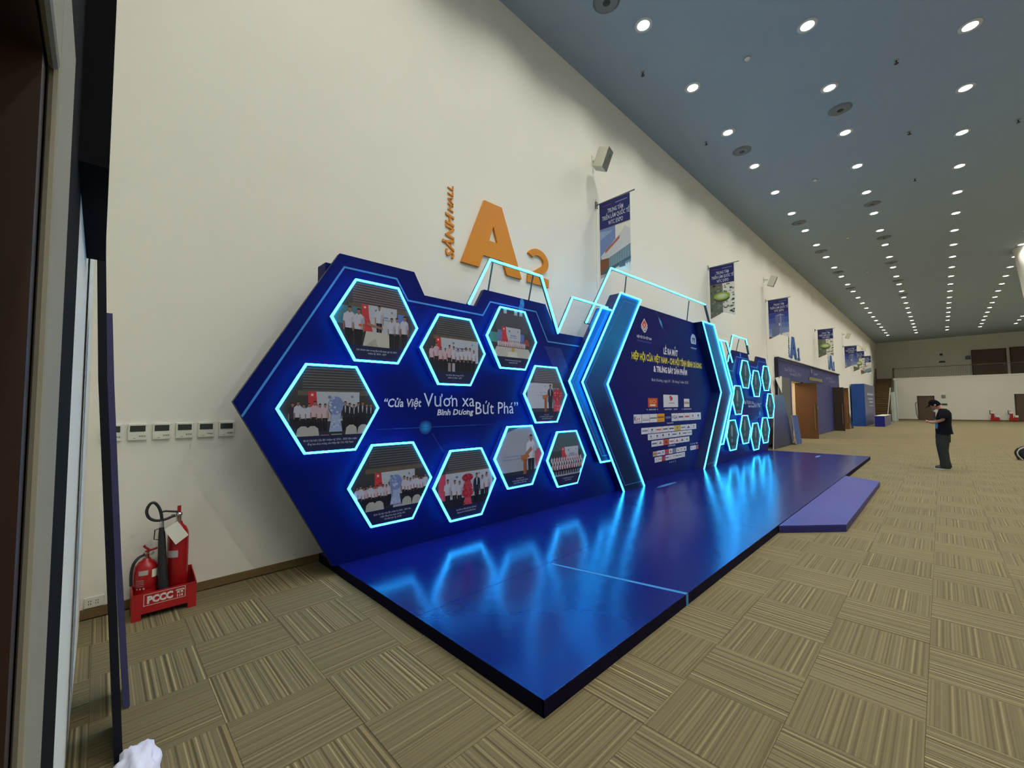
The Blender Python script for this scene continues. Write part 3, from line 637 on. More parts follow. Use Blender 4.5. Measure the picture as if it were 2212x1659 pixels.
def who(p, u, v, h, shirt=SHW, legs=BLK, wide=1.0, tie=None, bare=True):
    w_ = .098*h*wide; dk = tuple(c_*.72 for c_ in shirt)
    for s_ in (-1, 1): p.poly([(u+s_*w_*.08, v), (u+s_*w_*.72, v), (u+s_*w_*.92, v+.50*h), (u, v+.50*h)], legs)
    p.poly([(u-w_*.92, v+.46*h), (u+w_*.92, v+.46*h), (u+w_*1.0, v+.70*h), (u+w_*1.22, v+.78*h), (u+w_*.45, v+.845*h), (u-w_*.45, v+.845*h), (u-w_*1.22, v+.78*h), (u-w_*1.0, v+.70*h)], shirt)
    p.poly([(u+w_*.35, v+.46*h), (u+w_*.92, v+.46*h), (u+w_*1.0, v+.70*h), (u+w_*.5, v+.74*h)], dk)
    for s_ in (-1, 1):
        p.poly([(u+s_*w_*.98, v+.60*h), (u+s_*w_*1.42, v+.62*h), (u+s_*w_*1.24, v+.785*h), (u+s_*w_*.9, v+.80*h)], dk if s_ > 0 else shirt)
        p.poly([(u+s_*w_*1.05, v+.40*h), (u+s_*w_*1.32, v+.41*h), (u+s_*w_*1.40, v+.62*h), (u+s_*w_*1.06, v+.61*h)], SKN if bare else shirt)
    if tie: p.poly([(u-.010*h, v+.6*h), (u+.010*h, v+.6*h), (u+.028*h, v+.84*h), (u-.028*h, v+.84*h)], tie)
    p.rect(u-.022*h, v+.82*h, u+.022*h, v+.88*h, tuple(c_*.8 for c_ in SKN)); p.ell(u, v+.905*h, .044*h, .060*h, SKN, 10)
    p.poly([(u-.047*h, v+.905*h), (u-.038*h, v+.935*h), (u+.038*h, v+.935*h), (u+.047*h, v+.905*h), (u+.046*h, v+.95*h), (u+.02*h, v+.975*h), (u-.02*h, v+.975*h), (u-.046*h, v+.95*h)], HAIR)
    p.rect(u-.020*h, v+.868*h, u+.020*h, v+.873*h, S(110, 70, 62))
def room(p, hz=-.28, slats=True, tone=(92, 90, 92)):
    p.rect(-.5, -.45, .5, .45, S(*[c*.62 for c in tone]))
    if slats:
        p.rect(-.26, .17, .34, .40, S(*tone))
        for k in range(9): p.rect(-.26, .175+k*.025, .34, .187+k*.025, S(*[c*.55 for c in tone]))
        p.rect(-.30, .12, .36, .165, S(96, 84, 70))
def screen(p, u0, v0, u1, v1, flag=True):
    p.rect(u0, v0, u1, v1, S(176, 180, 188))
    if flag:
        p.poly([(u0, v0), (u0+.13, v0), (u0+.08, v0+(v1-v0)*.6), (u0+.07, v1), (u0, v1)], S(190, 52, 60)); star(p, u0+.035, v1-.03, .018)
    p.ell((u0*.6+u1*.4), v1-.05, .016, .014, S(90, 110, 170), 8); p.ell(u0*.15+u1*.85, v1-.045, .012, .012, S(120, 120, 150), 8)
    p.rect(u0*.55+u1*.45, v1-.115, u0*.25+u1*.75, v1-.10, S(110, 124, 180)); p.rect(u0*.6+u1*.4, v1-.14, u0*.2+u1*.8, v1-.13, S(130, 140, 180))
def star(p, u, v, r): p.poly([(u+(r if k % 2 == 0 else r*.42)*math.sin(math.pi*k/5), v+(r if k % 2 == 0 else r*.42)*math.cos(math.pi*k/5)) for k in range(10)], S(220, 206, 190))
def caption(p, lines, v=-.300, h=.019, dv=.032):
    p.rect(-.5, -.45, .5, -.25, (.004, .010, .06))
    for k, (t_, wd) in enumerate(lines): p.text(t_, 0, v-k*dv, h, S(176, 182, 200), wd, 'c', bold=.01)
def chairs(p, us, v=-.255):
    for u in us: p.poly([(u-.06, v), (u+.06, v), (u+.05, v+.07), (u+.02, v+.095), (u-.02, v+.095), (u-.05, v+.07)], S(170, 166, 160))
def flowers(p, u, v0, v1, cols, w_=.07):
    r = random.Random(int(u*100)+5)
    p.poly([(u-w_*.9, v0), (u+w_*.9, v0), (u+w_*.5, (v0+v1)/2), (u-w_*.5, (v0+v1)/2)], cols[1]); p.ell(u, v0+(v1-v0)*.72, w_, (v1-v0)*.26, cols[0], 14)
    for k in range(26):
        a, b_ = r.uniform(-1, 1), r.uniform(-1, 1)
        if a*a+b_*b_ < 1: p.ell(u+a*w_*.9, v0+(v1-v0)*(.72+b_*.24), .011, .011, r.choice(cols), 6)
    for k in range(12): p.ell(u+r.uniform(-.7, .7)*w_, v0+(v1-v0)*r.uniform(.04, .4), .012, .010, r.choice(cols), 6)
def podium(p, u, v, h): p.poly([(u-.12*h, v+.62*h), (u+.14*h, v+.66*h), (u+.19*h, v+.58*h), (u-.08*h, v+.50*h)], S(168, 100, 62)); p.rect(u-.03*h, v, u+.08*h, v+.54*h, S(150, 86, 52)); p.rect(u+.05*h, v, u+.08*h, v+.54*h, S(112, 60, 38))
def d1(p):
    room(p, tone=(112, 98, 104)); p.rect(-.5, -.05, -.18, .13, S(70, 120, 128)); screen(p, -.17, -.13, .22, .17); p.rect(.23, .0, .31, .12, S(90, 120, 190)); p.rect(-.5, -.28, .5, -.1, S(52, 48, 56))
    who(p, .02, -.17, .36); p.poly([(-.16, -.28), (.16, -.28), (.13, -.10), (-.12, -.10)], S(190, 184, 172)); p.poly([(-.16, -.28), (.02, -.28), (-.02, -.16)], S(168, 162, 150))
    who(p, .22, -.25, .34); who(p, .16, -.25, .33); who(p, .31, -.26, .38); who(p, -.29, -.28, .42, wide=1.15); who(p, -.20, -.28, .41, wide=1.15)
    p.poly([(-.12, -.01), (.06, -.045), (.06, -.07), (-.11, -.04)], SKN); p.rect(-.2, -.06, -.165, -.035, S(200, 90, 60)); caption(p, [('Các thành viên trong Ban hội tham gia kỳ 2024', .44), ('nhiệm kỳ 2024 - 2029', .20)])
def d2(p):
    room(p); screen(p, -.27, -.16, .36, .14); p.rect(-.5, -.28, .5, -.13, S(26, 34, 44))
    for k in range(11): who(p, -.32+k*.061, -.23+.01*math.sin(k*2.1), .28+.025*math.sin(k*1.7), SHP if k < 5 else SHW)
    p.rect(-.10, -.26, -.06, -.15, S(150, 130, 130)); p.rect(-.04, -.26, .0, -.15, S(160, 160, 170)); caption(p, [('Các thành viên trong và BCH', .26), ('nhiệm kỳ 2024 - 2029', .20)])
def d3(p):
    room(p, slats=False, tone=(100, 98, 104)); p.rect(-.3, .10, .3, .34, S(74, 74, 84))
    for u in (-.17, .03, .13): p.rect(u, .33, u+.06, .40, S(180, 182, 180))
    screen(p, -.2, -.08, .15, .15); p.rect(-.42, -.10, -.28, .06, S(70, 140, 140)); p.rect(-.28, -.06, -.2, .10, S(100, 116, 170)); p.rect(.15, -.06, .22, .08, S(90, 110, 180)); p.ell(.27, -.06, .055, .08, S(150, 70, 60), 10); p.rect(-.5, -.28, .5, -.07, S(60, 52, 60))
    for k in range(13): who(p, -.26+k*.04, -.19, .17, SHP if k % 3 else SHW)
    p.poly([(-.4, -.28), (.4, -.28), (.3, -.12), (-.3, -.12)], S(182, 180, 172)); p.poly([(-.12, -.28), (.1, -.28), (.07, -.18), (-.09, -.18)], S(202, 200, 192)); p.ell(0, -.15, .03, .03, S(176, 146, 70), 8); caption(p, [('Các thành viên chụp hình lưu niệm cùng hội', .30), ('nhiệm kỳ 2024 - 2029', .16)])
def d4(p):
    room(p); screen(p, -.21, -.12, .27, .155); p.rect(-.5, -.28, .5, -.14, S(40, 46, 58))
    for k in range(7): who(p, -.34+k*.047, -.21, .27+.015*math.sin(k*2), S(40, 44, 60) if k == 0 else (SHW if k < 4 else SHP))
    for k in range(7): who(p, .13+k*.043, -.21, .27+.015*math.cos(k*1.7), S(28, 32, 48), tie=S(180, 180, 190), bare=False)
    flowers(p, .04, -.22, .12, [S(112, 130, 176), S(150, 166, 200), S(180, 188, 206)]); p.rect(-.3, -.28, .4, -.255, S(176, 170, 160)); chairs(p, (-.25, -.17, .19, .31)); p.rect(-.1, -.28, -.02, -.245, S(190, 130, 150)); p.rect(0, -.27, .1, -.24, S(150, 150, 120)); caption(p, [('BCH Chi hội Cửa BD nhiệm kỳ 2024 - 2029 đón nhận', .49), ('lẵng hoa chúc mừng của Hiệp hội Cửa Việt Nam', .42)])
def d5(p):
    room(p, tone=(120, 118, 130)); p.rect(-.4, -.20, .14, .16, S(178, 182, 196)); p.rect(-.5, -.28, .5, -.20, S(50, 54, 70)); p.rect(.14, -.2, .3, .1, S(112, 120, 140)); p.rect(-.15, .02, .08, .03, S(150, 160, 190)); p.rect(-.2, -.02, .05, -.01, S(150, 160, 190)); p.ell(-.02, .12, .012, .012, S(120, 120, 150), 8)
    flowers(p, .25, -.28, .10, [S(170, 40, 56), S(190, 60, 76), S(200, 150, 160)], .11); who(p, .09, -.30, .46, S(40, 42, 60), tie=S(190, 190, 200), bare=False); podium(p, -.03, -.30, .46); caption(p, [('Ông Chủ tịch', .10), ('Chủ tịch Hiệp hội Cửa Việt Nam phát biểu', .30), ('tại buổi lễ ra mắt', .20)], h=.016, dv=.028)
def d6(p):
    room(p, tone=(84, 84, 90)); screen(p, -.2, -.12, .26, .12); p.rect(-.5, -.28, .5, -.14, S(34, 40, 52))
    for k in range(11): who(p, -.38+k*.034, -.22, .23+.012*math.sin(k*2), SHW if k % 3 else SHP)
    for k in range(8): who(p, .13+k*.037, -.21, .26+.015*math.cos(k*1.7))
    flowers(p, .03, -.22, .09, [S(112, 130, 176), S(150, 166, 200), S(180, 188, 206)]); p.rect(-.3, -.28, .4, -.255, S(176, 170, 160)); chairs(p, (-.24, -.16, .16, .28)); p.rect(.0, -.275, .1, -.225, S(170, 160, 166)); caption(p, [('BCH Chi hội Cửa BD nhiệm kỳ 2024 - 2029 đón', .42), ('nhận lẵng hoa chúc mừng của', .28), ('Chi hội cửa Tp. HCM', .19)], h=.018, dv=.030)
def d7(p):
    room(p, tone=(96, 96, 100)); p.rect(-.4, -.2, .42, .14, S(172, 178, 188)); p.poly([(-.4, -.2), (-.25, -.2), (-.30, .02), (-.30, .14), (-.4, .14)], S(196, 70, 90)); p.ell(-.14, .09, .02, .014, S(90, 110, 140), 8); p.ell(.2, .1, .013, .013, S(150, 110, 120), 8); p.rect(-.5, -.28, .5, -.16, S(24, 28, 40))
    for k, u in enumerate((-.27, -.17, -.10)): who(p, u, -.27, .36-.02*k, wide=1.1)
    flowers(p, .02, -.06, .12, [S(150, 30, 48), S(180, 60, 76), S(120, 20, 40)], .085); flowers(p, .02, -.28, -.04, [S(170, 36, 56), S(190, 70, 90), S(130, 22, 44)], .085)
    who(p, .25, -.25, .33); who(p, .32, -.25, .36); who(p, .16, -.27, .39, S(30, 36, 56), tie=S(190, 190, 200), bare=False); caption(p, [('Ban kiểm tra Hiệp Hội Cửa Việt Nam', .30), ('tặng hoa cho Chi hội cửa Bình Dương', .28)])
def d8(p):
    p.rect(-.5, -.45, .5, .45, S(150, 156, 168)); p.poly([(-.5, .25), (.2, .45), (-.5, .45)], S(70, 90, 104)); p.rect(-.5, -.28, .5, -.20, S(34, 42, 60)); p.rect(-.3, .0, .12, .012, S(120, 132, 160)); p.rect(-.32, -.04, .1, -.028, S(120, 132, 160)); p.ell(.17, .26, .016, .022, S(150, 140, 150), 8)
    p.rect(.33, -.1, .5, .08, S(100, 140, 160)); p.ell(.38, -.06, .08, .15, S(186, 70, 92), 12); who(p, .22, -.34, .64, S(196, 196, 206), wide=1.15); p.poly([(.1, .03), (.22, .12), (.25, .07), (.12, -.02)], SKN); podium(p, .08, -.36, .58); caption(p, [('Ban Tổng thư ký', .14), ('Chi hội cửa Bình Dương phát biểu tại', .30), ('buổi lễ ra mắt hội', .24)], h=.016, dv=.028)
def d9(p):
    room(p, slats=False, tone=(86, 100, 104)); p.rect(-.4, .12, .4, .42, S(70, 90, 96)); screen(p, -.13, -.02, .28, .17); p.rect(-.5, -.28, .5, -.18, S(150, 150, 160))
    for r_ in range(3):
        for k in range(13): who(p, -.36+k*.058+.02*(r_ % 2), -.12-.055*r_, .17, (SHP, SHW, SHP)[r_] if (k+r_) % 4 else S(186, 186, 200), BLK)
    p.rect(-.5, -.30, .5, -.235, S(160, 160, 172)); caption(p, [('Các đại biểu chụp hình lưu niệm', .26), ('nhiệm kỳ 2024 - 2029', .15)])
DESC = {'H1': (d1, 'glowing hexagon photo of men in white shirts around a white table, top left'), 'H2': (d2, 'glowing hexagon photo of a row of people before a white screen and red flag'),
 'H3': (d3, 'glowing hexagon photo of a hall with a long white banquet table in front'), 'H4': (d4, 'largest looking hexagon photo, leftmost, white shirts and dark suits beside a flower stand'),
 'H5': (d5, 'glowing hexagon photo of a man in a suit at a lectern with red flowers'), 'H6': (d6, 'lower left hexagon photo of a white shirted row with a pale blue flower stand'),
 'H7': (d7, 'glowing hexagon photo with a tall red flower stand between people'), 'H8': (d8, 'glowing hexagon photo of a man in a white shirt reading at a brown lectern'),
 'H9': (d9, 'glowing hexagon photo of a large crowd, nearest the left pointing chevron')}
for k, c in HL.items(): hex_frame(c, DESC[k][0], DESC[k][1], 'hexagon photos on the left wing')
def product(seed):
    def d(p):
        r = random.Random(seed); p.rect(-.5, -.45, .5, .45, (.002, .060, .085)); p.poly([(-.5, -.45), (.5, -.45), (.5, -.1), (-.5, .2)], (.001, .036, .058))
        p.rect(-.35, -.2, .35, .25, (.003, .075, .098)); u = r.uniform(-.08, .02)
        p.poly([(u-.05, -.02), (u+.05, -.05), (u+.09, .16), (u+.06, .28), (u-.03, .28), (u-.06, .15)], S(130, 150, 160)); p.ell(u, -.14, .07, .05, S(96, 130, 140), 10)
        for k in range(4): p.rect(-.15+.02*k, -.30-.03*k, .15-.02*k, -.288-.03*k, S(110, 150, 170))
    return d
RPOS = {'H1': 'at the top, farthest along the platform', 'H2': 'in the upper middle of the far wing', 'H3': 'at the top, nearest on the far wing', 'H4': 'alone at the far right edge of the far wing', 'H5': 'at mid height beside the right pointing chevrons', 'H6': 'low down, farthest right of the bottom four', 'H7': 'low down, third of the bottom four', 'H8': 'low down, second of the bottom four', 'H9': 'lowest and nearest of the bottom four'}
for n_, (k, c) in enumerate(HR.items()): hex_frame(c, product(n_), 'dark teal neon hexagon '+RPOS[k], 'hexagon photos on the far wing')
# ================================================================== things on the long wall
# room thermostats
def thermostat(xc, label):
    t = thing('thermostat', (xc, YW, 1.345), label, 'thermostat', 'thermostats in a row on the long wall')
    obj('case', MB().box(xc-.06, xc+.06, YW-.022, YW, 1.345, 1.48), 'white_plastic', t, bevel=.004)
    obj('screen', MB().box(xc-.048, xc+.048, YW-.0235, YW-.0215, 1.415, 1.464), 'lcd', t)
    for k in range(3): obj('button', MB().box(xc+.008+k*.015, xc+.019+k*.015, YW-.0245, YW-.0215, 1.372, 1.383), 'button_grey', t)
    obj('cover_flap', MB().box(xc-.05, xc-.005, YW-.0232, YW-.0215, 1.36, 1.402), 'white_plastic', t)
    obj('maker_mark', MB().box(xc-.028, xc-.012, YW-.0240, YW-.0228, 1.358, 1.363), 'button_grey', t)
for k in range(6): thermostat(-.435+k*.1535, ['half hidden thermostat at the left end of the row, behind the leaning board', 'second thermostat from the left in the row of six', 'third thermostat from the left in the row of six', 'fourth thermostat from the left in the row of six', 'fifth thermostat from the left in the row of six', 'rightmost thermostat of the row, nearest the photo wing'][k])
sk = thing('wall_socket', (-.49, YW, .075), 'white double socket outlet low in the left corner', 'socket')
obj('plate', MB().box(-.55, -.437, YW-.014, YW, .078, .158), 'white_plastic', sk, bevel=.004)
for u in (-.518, -.478):
    for z in (.108, .128): obj('slot', MB().box(u-.008, u-.004, YW-.0148, YW-.0138, z-.005, z+.005).box(u+.004, u+.008, YW-.0148, YW-.0138, z-.005, z+.005), 'lcd', sk)
# hall signs in raised letters
def sign_letters(parent, body, x, z, h, wd, m_, dep=.03, rot=0.0, bold=0.0, shear=0.0):
    """one raised letter per child, following the text's own spacing"""
    tot = text2d(body, bold, shear)[0]; x0 = min(q[0] for q in tot); x1 = max(q[0] for q in tot); sx = wd/(x1-x0); sz = h/.729; c, s_ = math.cos(rot), math.sin(rot)
    for i, ch in enumerate(body):
        if ch == ' ': continue
        vs, fs = text2d(ch, bold, shear); w0 = min(q[0] for q in vs); w1 = max(q[0] for q in vs)
        pre = text2d(body[:i+1], bold, shear)[0]; off = max(q[0] for q in pre)-w1
        mb = MB(); P = [(x+((q[0]+off-x0)*sx)*c-(q[1]*sz)*s_, z+((q[0]+off-x0)*sx)*s_+(q[1]*sz)*c) for q in vs]; n = len(P)
        mb.add([(a, YW-dep, b_) for a, b_ in P]+[(a, YW, b_) for a, b_ in P], [tuple(f) for f in fs])
        ed = {}
        for f in fs:
            for a, b_ in zip(f, f[1:]+f[:1]): ed[(a, b_)] = 1
        mb.add([(a, YW-dep, b_) for a, b_ in P]+[(a, YW, b_) for a, b_ in P], [(a, a+n, b_+n, b_) for (a, b_) in ed if (b_, a) not in ed])
        obj('letter', mb, m_, parent)
def big_a(parent, x0, x1, z0, z1, m_, dep=.035):
    w_, h = x1-x0, z1-z0; f = lambda u, v: (x0+u*w_, z0+v*h)
    mb = MB()
    for poly in ([(0, 0), (.27, 0), (.335, .19), (.43, .43), (.50, .665), (.355, 1.0)], [(.355, 1.0), (.50, .665), (.645, 1.0)], [(1, 0), (.73, 0), (.665, .19), (.57, .43), (.50, .665), (.645, 1.0)], [(.335, .19), (.665, .19), (.57, .43), (.43, .43)]):
        mb.prism([f(*q) for q in poly], YW-dep, YW, 'y')
    obj('letter', mb, m_, parent)['label'] = 'large letter A'
def big_2(parent, x0, x1, z0, z1, m_, dep=.035):
    w_, h = x1-x0, z1-z0; mb = MB(); cx, cz, R, r = x0+.50*w_, z0+.665*h, .50*w_, .25*w_
    ang = [math.radians(a) for a in range(155, -56, -15)]
    O = [(cx+R*math.cos(a), cz+.335*h*math.sin(a)) for a in ang]; I = [(cx+r*math.cos(a), cz+.155*h*math.sin(a)) for a in ang]
    O += [(x0+.42*w_, z0+.24*h)]; I += [(x0+.02*w_, z0+.20*h)]
    for k in range(len(O)-1): mb.prism([O[k], O[k+1], I[k+1], I[k]], YW-dep, YW, 'y')
    mb.prism([(x0, z0), (x1, z0), (x1, z0+.235*h), (x0+.03*w_, z0+.235*h)], YW-dep, YW, 'y'); obj('letter', mb, m_, parent)['label'] = 'digit 2'
def big_1(parent, x0, x1, z0, z1, m_, dep=.035):
    w_, h = x1-x0, z1-z0; obj('letter', MB().prism([(x0+.3*w_, z0+.14*h), (x0+.7*w_, z0+.14*h), (x0+.7*w_, z1), (x0+.42*w_, z1), (x0+.02*w_, z0+.84*h), (x0+.1*w_, z0+.70*h), (x0+.3*w_, z0+.78*h)], YW-dep, YW, 'y').box(x0, x1, YW-dep, YW, z0, z0+.16*h), m_, parent)['label'] = 'digit 1'
sg = thing('hall_sign', (3.8, YW, 3.62), 'orange raised hall sign reading SẢNH HALL A2 above the photo wing', 'sign')
big_a(sg, 3.04, 4.25, 3.63, 4.66, 'orange_sign'); big_2(sg, 4.385, 4.915, 3.62, 4.225, 'orange_sign')
sign_letters(sg, 'SẢNH', 2.925, 3.645, .145, .62, 'orange_sign', rot=math.pi/2, bold=.022, shear=.18, dep=.02)
sign_letters(sg, 'HALL', 2.915, 4.295, .098, .375, 'orange_sign', rot=math.pi/2, bold=0.0, shear=.18, dep=.02)
for x0, lb in ((21.25, 'blue raised hall sign A1 above the near end of the blue entrance wall'), (30.6, 'farther blue raised hall sign A1 at the far end of the blue entrance wall')):
    s2 = thing('hall_sign', (x0+1, YW, 3.68), lb, 'sign')
    big_a(s2, x0+.22, x0+1.42, 3.68, 4.68, 'blue_sign'); big_1(s2, x0+1.62, x0+2.02, 3.68, 4.27, 'blue_sign')
    sign_letters(s2, 'SẢNH', x0+.12, 3.69, .13, .58, 'blue_sign', rot=math.pi/2, bold=.022, shear=.18, dep=.02); sign_letters(s2, 'HALL', x0+.11, 4.30, .09, .34, 'blue_sign', rot=math.pi/2, shear=.18, dep=.02)
# wall loudspeakers
def wall_speaker(x, label):
    s_ = thing('wall_speaker', (x, YW, 6.4), label, 'speaker', 'wall loudspeakers')
    obj('mount_plate', MB().box(x-.05, x+.05, YW-.015, YW, 6.36, 6.56), 'cream_plastic', s_); obj('mount_arm', MB().tube([(x, YW-.01, 6.46), (x-.06, YW-.16, 6.42)], .022, 8), 'cream_plastic', s_)
    M = Matrix.Translation((x-.16, YW-.33, 6.30)) @ Matrix.Rotation(math.radians(14), 4, 'Z') @ Matrix.Rotation(math.radians(22), 4, 'X')
    T = lambda L_: [tuple(M @ Vector(q)) for q in L_]
    bxv = [(-.12,-.10,-.19),(.12,-.10,-.19),(.09,.12,-.19),(-.09,.12,-.19),(-.12,-.10,.19),(.12,-.10,.19),(.09,.12,.19),(-.09,.12,.19)]
    F = [(0,3,2,1),(4,5,6,7),(0,1,5,4),(1,2,6,5),(2,3,7,6),(3,0,4,7)]
    obj('cabinet', MB().add(T(bxv), F), 'cream_plastic', s_, bevel=.012)
    obj('grille', MB().add(T([(-.112,-.112,-.182),(.112,-.112,-.182),(.112,-.112,.182),(-.112,-.112,.182),(-.112,-.098,-.182),(.112,-.098,-.182),(.112,-.098,.182),(-.112,-.098,.182)]), [(0,1,2,3),(0,4,5,1),(1,5,6,2),(2,6,7,3),(3,7,4,0)]), 'speaker_grille', s_)
    obj('port', MB().add(T([(.0,-.1128,.03),(.03,-.1128,.03),(.03,-.1128,.10),(.0,-.1128,.10)]), [(0,1,2,3)]), 'rubber', s_)
for x, lb in ((6.35, 'white loudspeaker bracketed high on the wall above the first banner'), (17.85, 'white loudspeaker high on the wall above the third banner'), (36.4, 'small loudspeaker high on the wall above the fifth banner'), (45.2, 'tiny loudspeaker on the wall nearest the far corner')): wall_speaker(x, lb)
# hanging banners projecting from the wall
NAV = S(36, 44, 104)
def pic_hall(p):
    p.rect(0, -1.5, .7, -.5, S(118, 140, 188)); p.poly([(0, -.74), (.30, -.60), (0, -.56)], S(150, 166, 200)); p.poly([(.02, -1.05), (.48, -.68), (.55, -.58), (.7, -.70), (.7, -.98), (.05, -1.16)], S(206, 206, 204)); p.poly([(.12, -.96), (.44, -.74), (.44, -.80), (.12, -1.02)], S(176, 112, 84)); p.rect(0, -1.5, .7, -1.36, S(170, 178, 184))
    p.poly([(.2, -1.12), (.68, -.95), (.7, -1.3), (.2, -1.36)], S(126, 152, 158))
    p.k += 1
    for k in range(9): p.poly([(.22+k*.052, -1.11+k*.018), (.23+k*.052, -1.11+k*.018), (.23+k*.052, -1.34), (.22+k*.052, -1.34)], S(98, 124, 132), layer=p.k)
    p.rect(0, -1.42, .2, -1.12, S(132, 82, 56)); p.poly([(.05, -1.36), (.7, -1.18), (.7, -1.24), (.05, -1.42)], S(74, 100, 106)); p.rect(.42, -1.36, .55, -1.26, S(86, 110, 116))
def pic_dish(p):
    p.rect(0, -1.5, .7, -.5, S(104, 110, 92)); r = random.Random(5)
    p.k += 1
    for k in range(70): p.rect(*(lambda u, v: (u, v, u+r.uniform(.03, .09), v+r.uniform(.015, .05)))(r.uniform(0, .63), r.uniform(-1.48, -.56)), r.choice([S(128, 130, 116), S(88, 100, 74), S(146, 146, 132), S(72, 86, 66)]), layer=p.k)
    p.poly([(.3, -.5), (.4, -.5), (.45, -1.5), (.33, -1.5)], S(112, 116, 116)); p.ell(.33, -.93, .21, .13, S(84, 80, 66), 20); p.ell(.33, -.88, .22, .11, S(150, 178, 70), 20); p.ell(.33, -.88, .15, .07, S(188, 200, 150), 18); p.ell(.33, -.87, .09, .04, S(206, 210, 180), 14); p.rect(.32, -.78, .36, -.60, S(120, 140, 110))
def pic_tower(p):
    for k in range(5): p.rect(0, -1.5+k*.2, .7, -1.3+k*.2, S(150-26*k, 170-26*k, 206-14*k))
    p.rect(.22, -1.42, .55, -.62, S(96, 104, 138)); p.poly([(.22, -.62), (.40, -.56), (.55, -.64)], S(150, 156, 178)); p.rect(.38, -1.42, .43, -.60, S(140, 146, 172)); p.rect(.1, -1.42, .34, -1.02, S(110, 120, 150))
    p.k += 1
    for k in range(13): p.rect(.24, -1.38+k*.058, .53, -1.365+k*.058, S(128, 136, 166), layer=p.k)
    p.rect(.34, -1.02, .38, -.92, S(214, 216, 224)); p.rect(0, -1.5, .7, -1.41, S(172, 168, 160)); p.poly([(0, -1.5), (.3, -1.5), (0, -1.4)], S(120, 84, 72))
def banner(x, y0, ztop, picture, label, tilt=0.0):
    b_ = thing('wall_banner', (x, YW, ztop-1.5), label, 'banner', 'blue banners along the long wall')
    obj('pole', MB().tube([(x, YW, ztop+.01), (x, YW-.85, ztop+.02)], .012, 8), 'metal_grey', b_)
    obj('wall_bracket', MB().box(x-.03, x+.03, YW-.03, YW, ztop-.06, ztop+.08), 'metal_grey', b_)
    pts = [(y0, ztop), (y0-.68, ztop), (y0-.66, ztop-1.48), (y0-.35, ztop-1.36), (y0-.03, ztop-1.50)]
    obj('cloth', MB().prism(pts, x-.002, x+.002, 'x'), 'paper', b_)
    for sgn, N_ in ((1, (-1, 0, 0)),):
        p = Print((x-.0032, y0, ztop), (0, -1, 0), (0, 0, 1), N_); picture(p); p.rect(0, -.515, .7, 0, NAV); p.rect(0, -.522, .7, -.513, S(150, 96, 120)); p.text('TRUNG TÂM', .36, -.235, .085, S(206, 208, 216), .34, 'c', bold=.012); p.text('TRIỂN LÃM QUỐC TẾ', .36, -.355, .085, S(206, 208, 216), .60, 'c', bold=.012); p.text('WTC EXPO', .36, -.475, .085, S(206, 208, 216), .32, 'c', bold=.012)
        p.rect(.36, -.088, .62, -.074, S(150, 152, 176)); p.rect(.07, -.085, .28, -.07, S(116, 60, 110))
        bm = bmesh.new(); lay = bm.loops.layers.float_color.new('ink'); V = [bm.verts.new(v) for v in p.v]
        for f, c in zip(p.f, p.c):
            fc = bm.faces.new([V[i] for i in f])
            for l in fc.loops: l[lay] = (*c, 1)
        # trim to the swallow-tailed cloth
        def cut(co, no, sel=lambda f: True):
            fs = [f for f in bm.faces if sel(f)]; ge = set(fs)
            for f in fs: ge |= set(f.edges) | set(f.verts)
            bmesh.ops.bisect_plane(bm, geom=list(ge), plane_co=co, plane_no=no, clear_outer=True)
        cut((x, y0-.668, ztop), (0, -1, 0)); cut((x, y0-.004, ztop), (0, 1, 0))
        bmesh.ops.bisect_plane(bm, geom=bm.verts[:]+bm.edges[:]+bm.faces[:], plane_co=(x, y0-.35, 0), plane_no=(0, 1, 0))
        nA, nB = Vector((0, -.14, -.32)).normalized(), Vector((0, .12, -.31)).normalized()
        cut((x, y0-.35, ztop-1.352), nA, lambda f: f.calc_center_median().y > y0-.35); cut((x, y0-.35, ztop-1.352), nB, lambda f: f.calc_center_median().y < y0-.35)
        p.bm = bm; p.build('banner_print', b_)
    return b_
banner(6.42, -.05, 5.57, pic_hall, 'blue banner showing a white exhibition hall, nearest above the title board')
banner(12.13, -.02, 5.60, pic_dish, 'second blue banner along the wall, showing a green domed building')
banner(17.9, -.07, 5.62, pic_tower, 'third blue banner along the wall, showing a glass tower')
banner(27.1, -.09, 5.60, pic_dish, 'fourth blue banner along the wall, between the two blue A1 signs')
banner(36.4, -.05, 5.59, pic_tower, 'fifth blue banner along the wall, front of the overlapping three')
banner(40.6, -.03, 5.58, pic_dish, 'sixth blue banner along the wall, middle of the overlapping three')
banner(44.2, -.09, 5.50, pic_hall, 'seventh and farthest blue banner along the wall')
for k, x in enumerate((6.44, 12.13, 17.9)):
    o_ = obj('trim_%d' % (k+3), MB().box(x-.035, x+.035, YW-.025, YW, 2.4, 5.7), 'wall_paint'); struct(o_, 'white vertical conduit on the wall below the %s banner' % ORD[k], 'conduit')

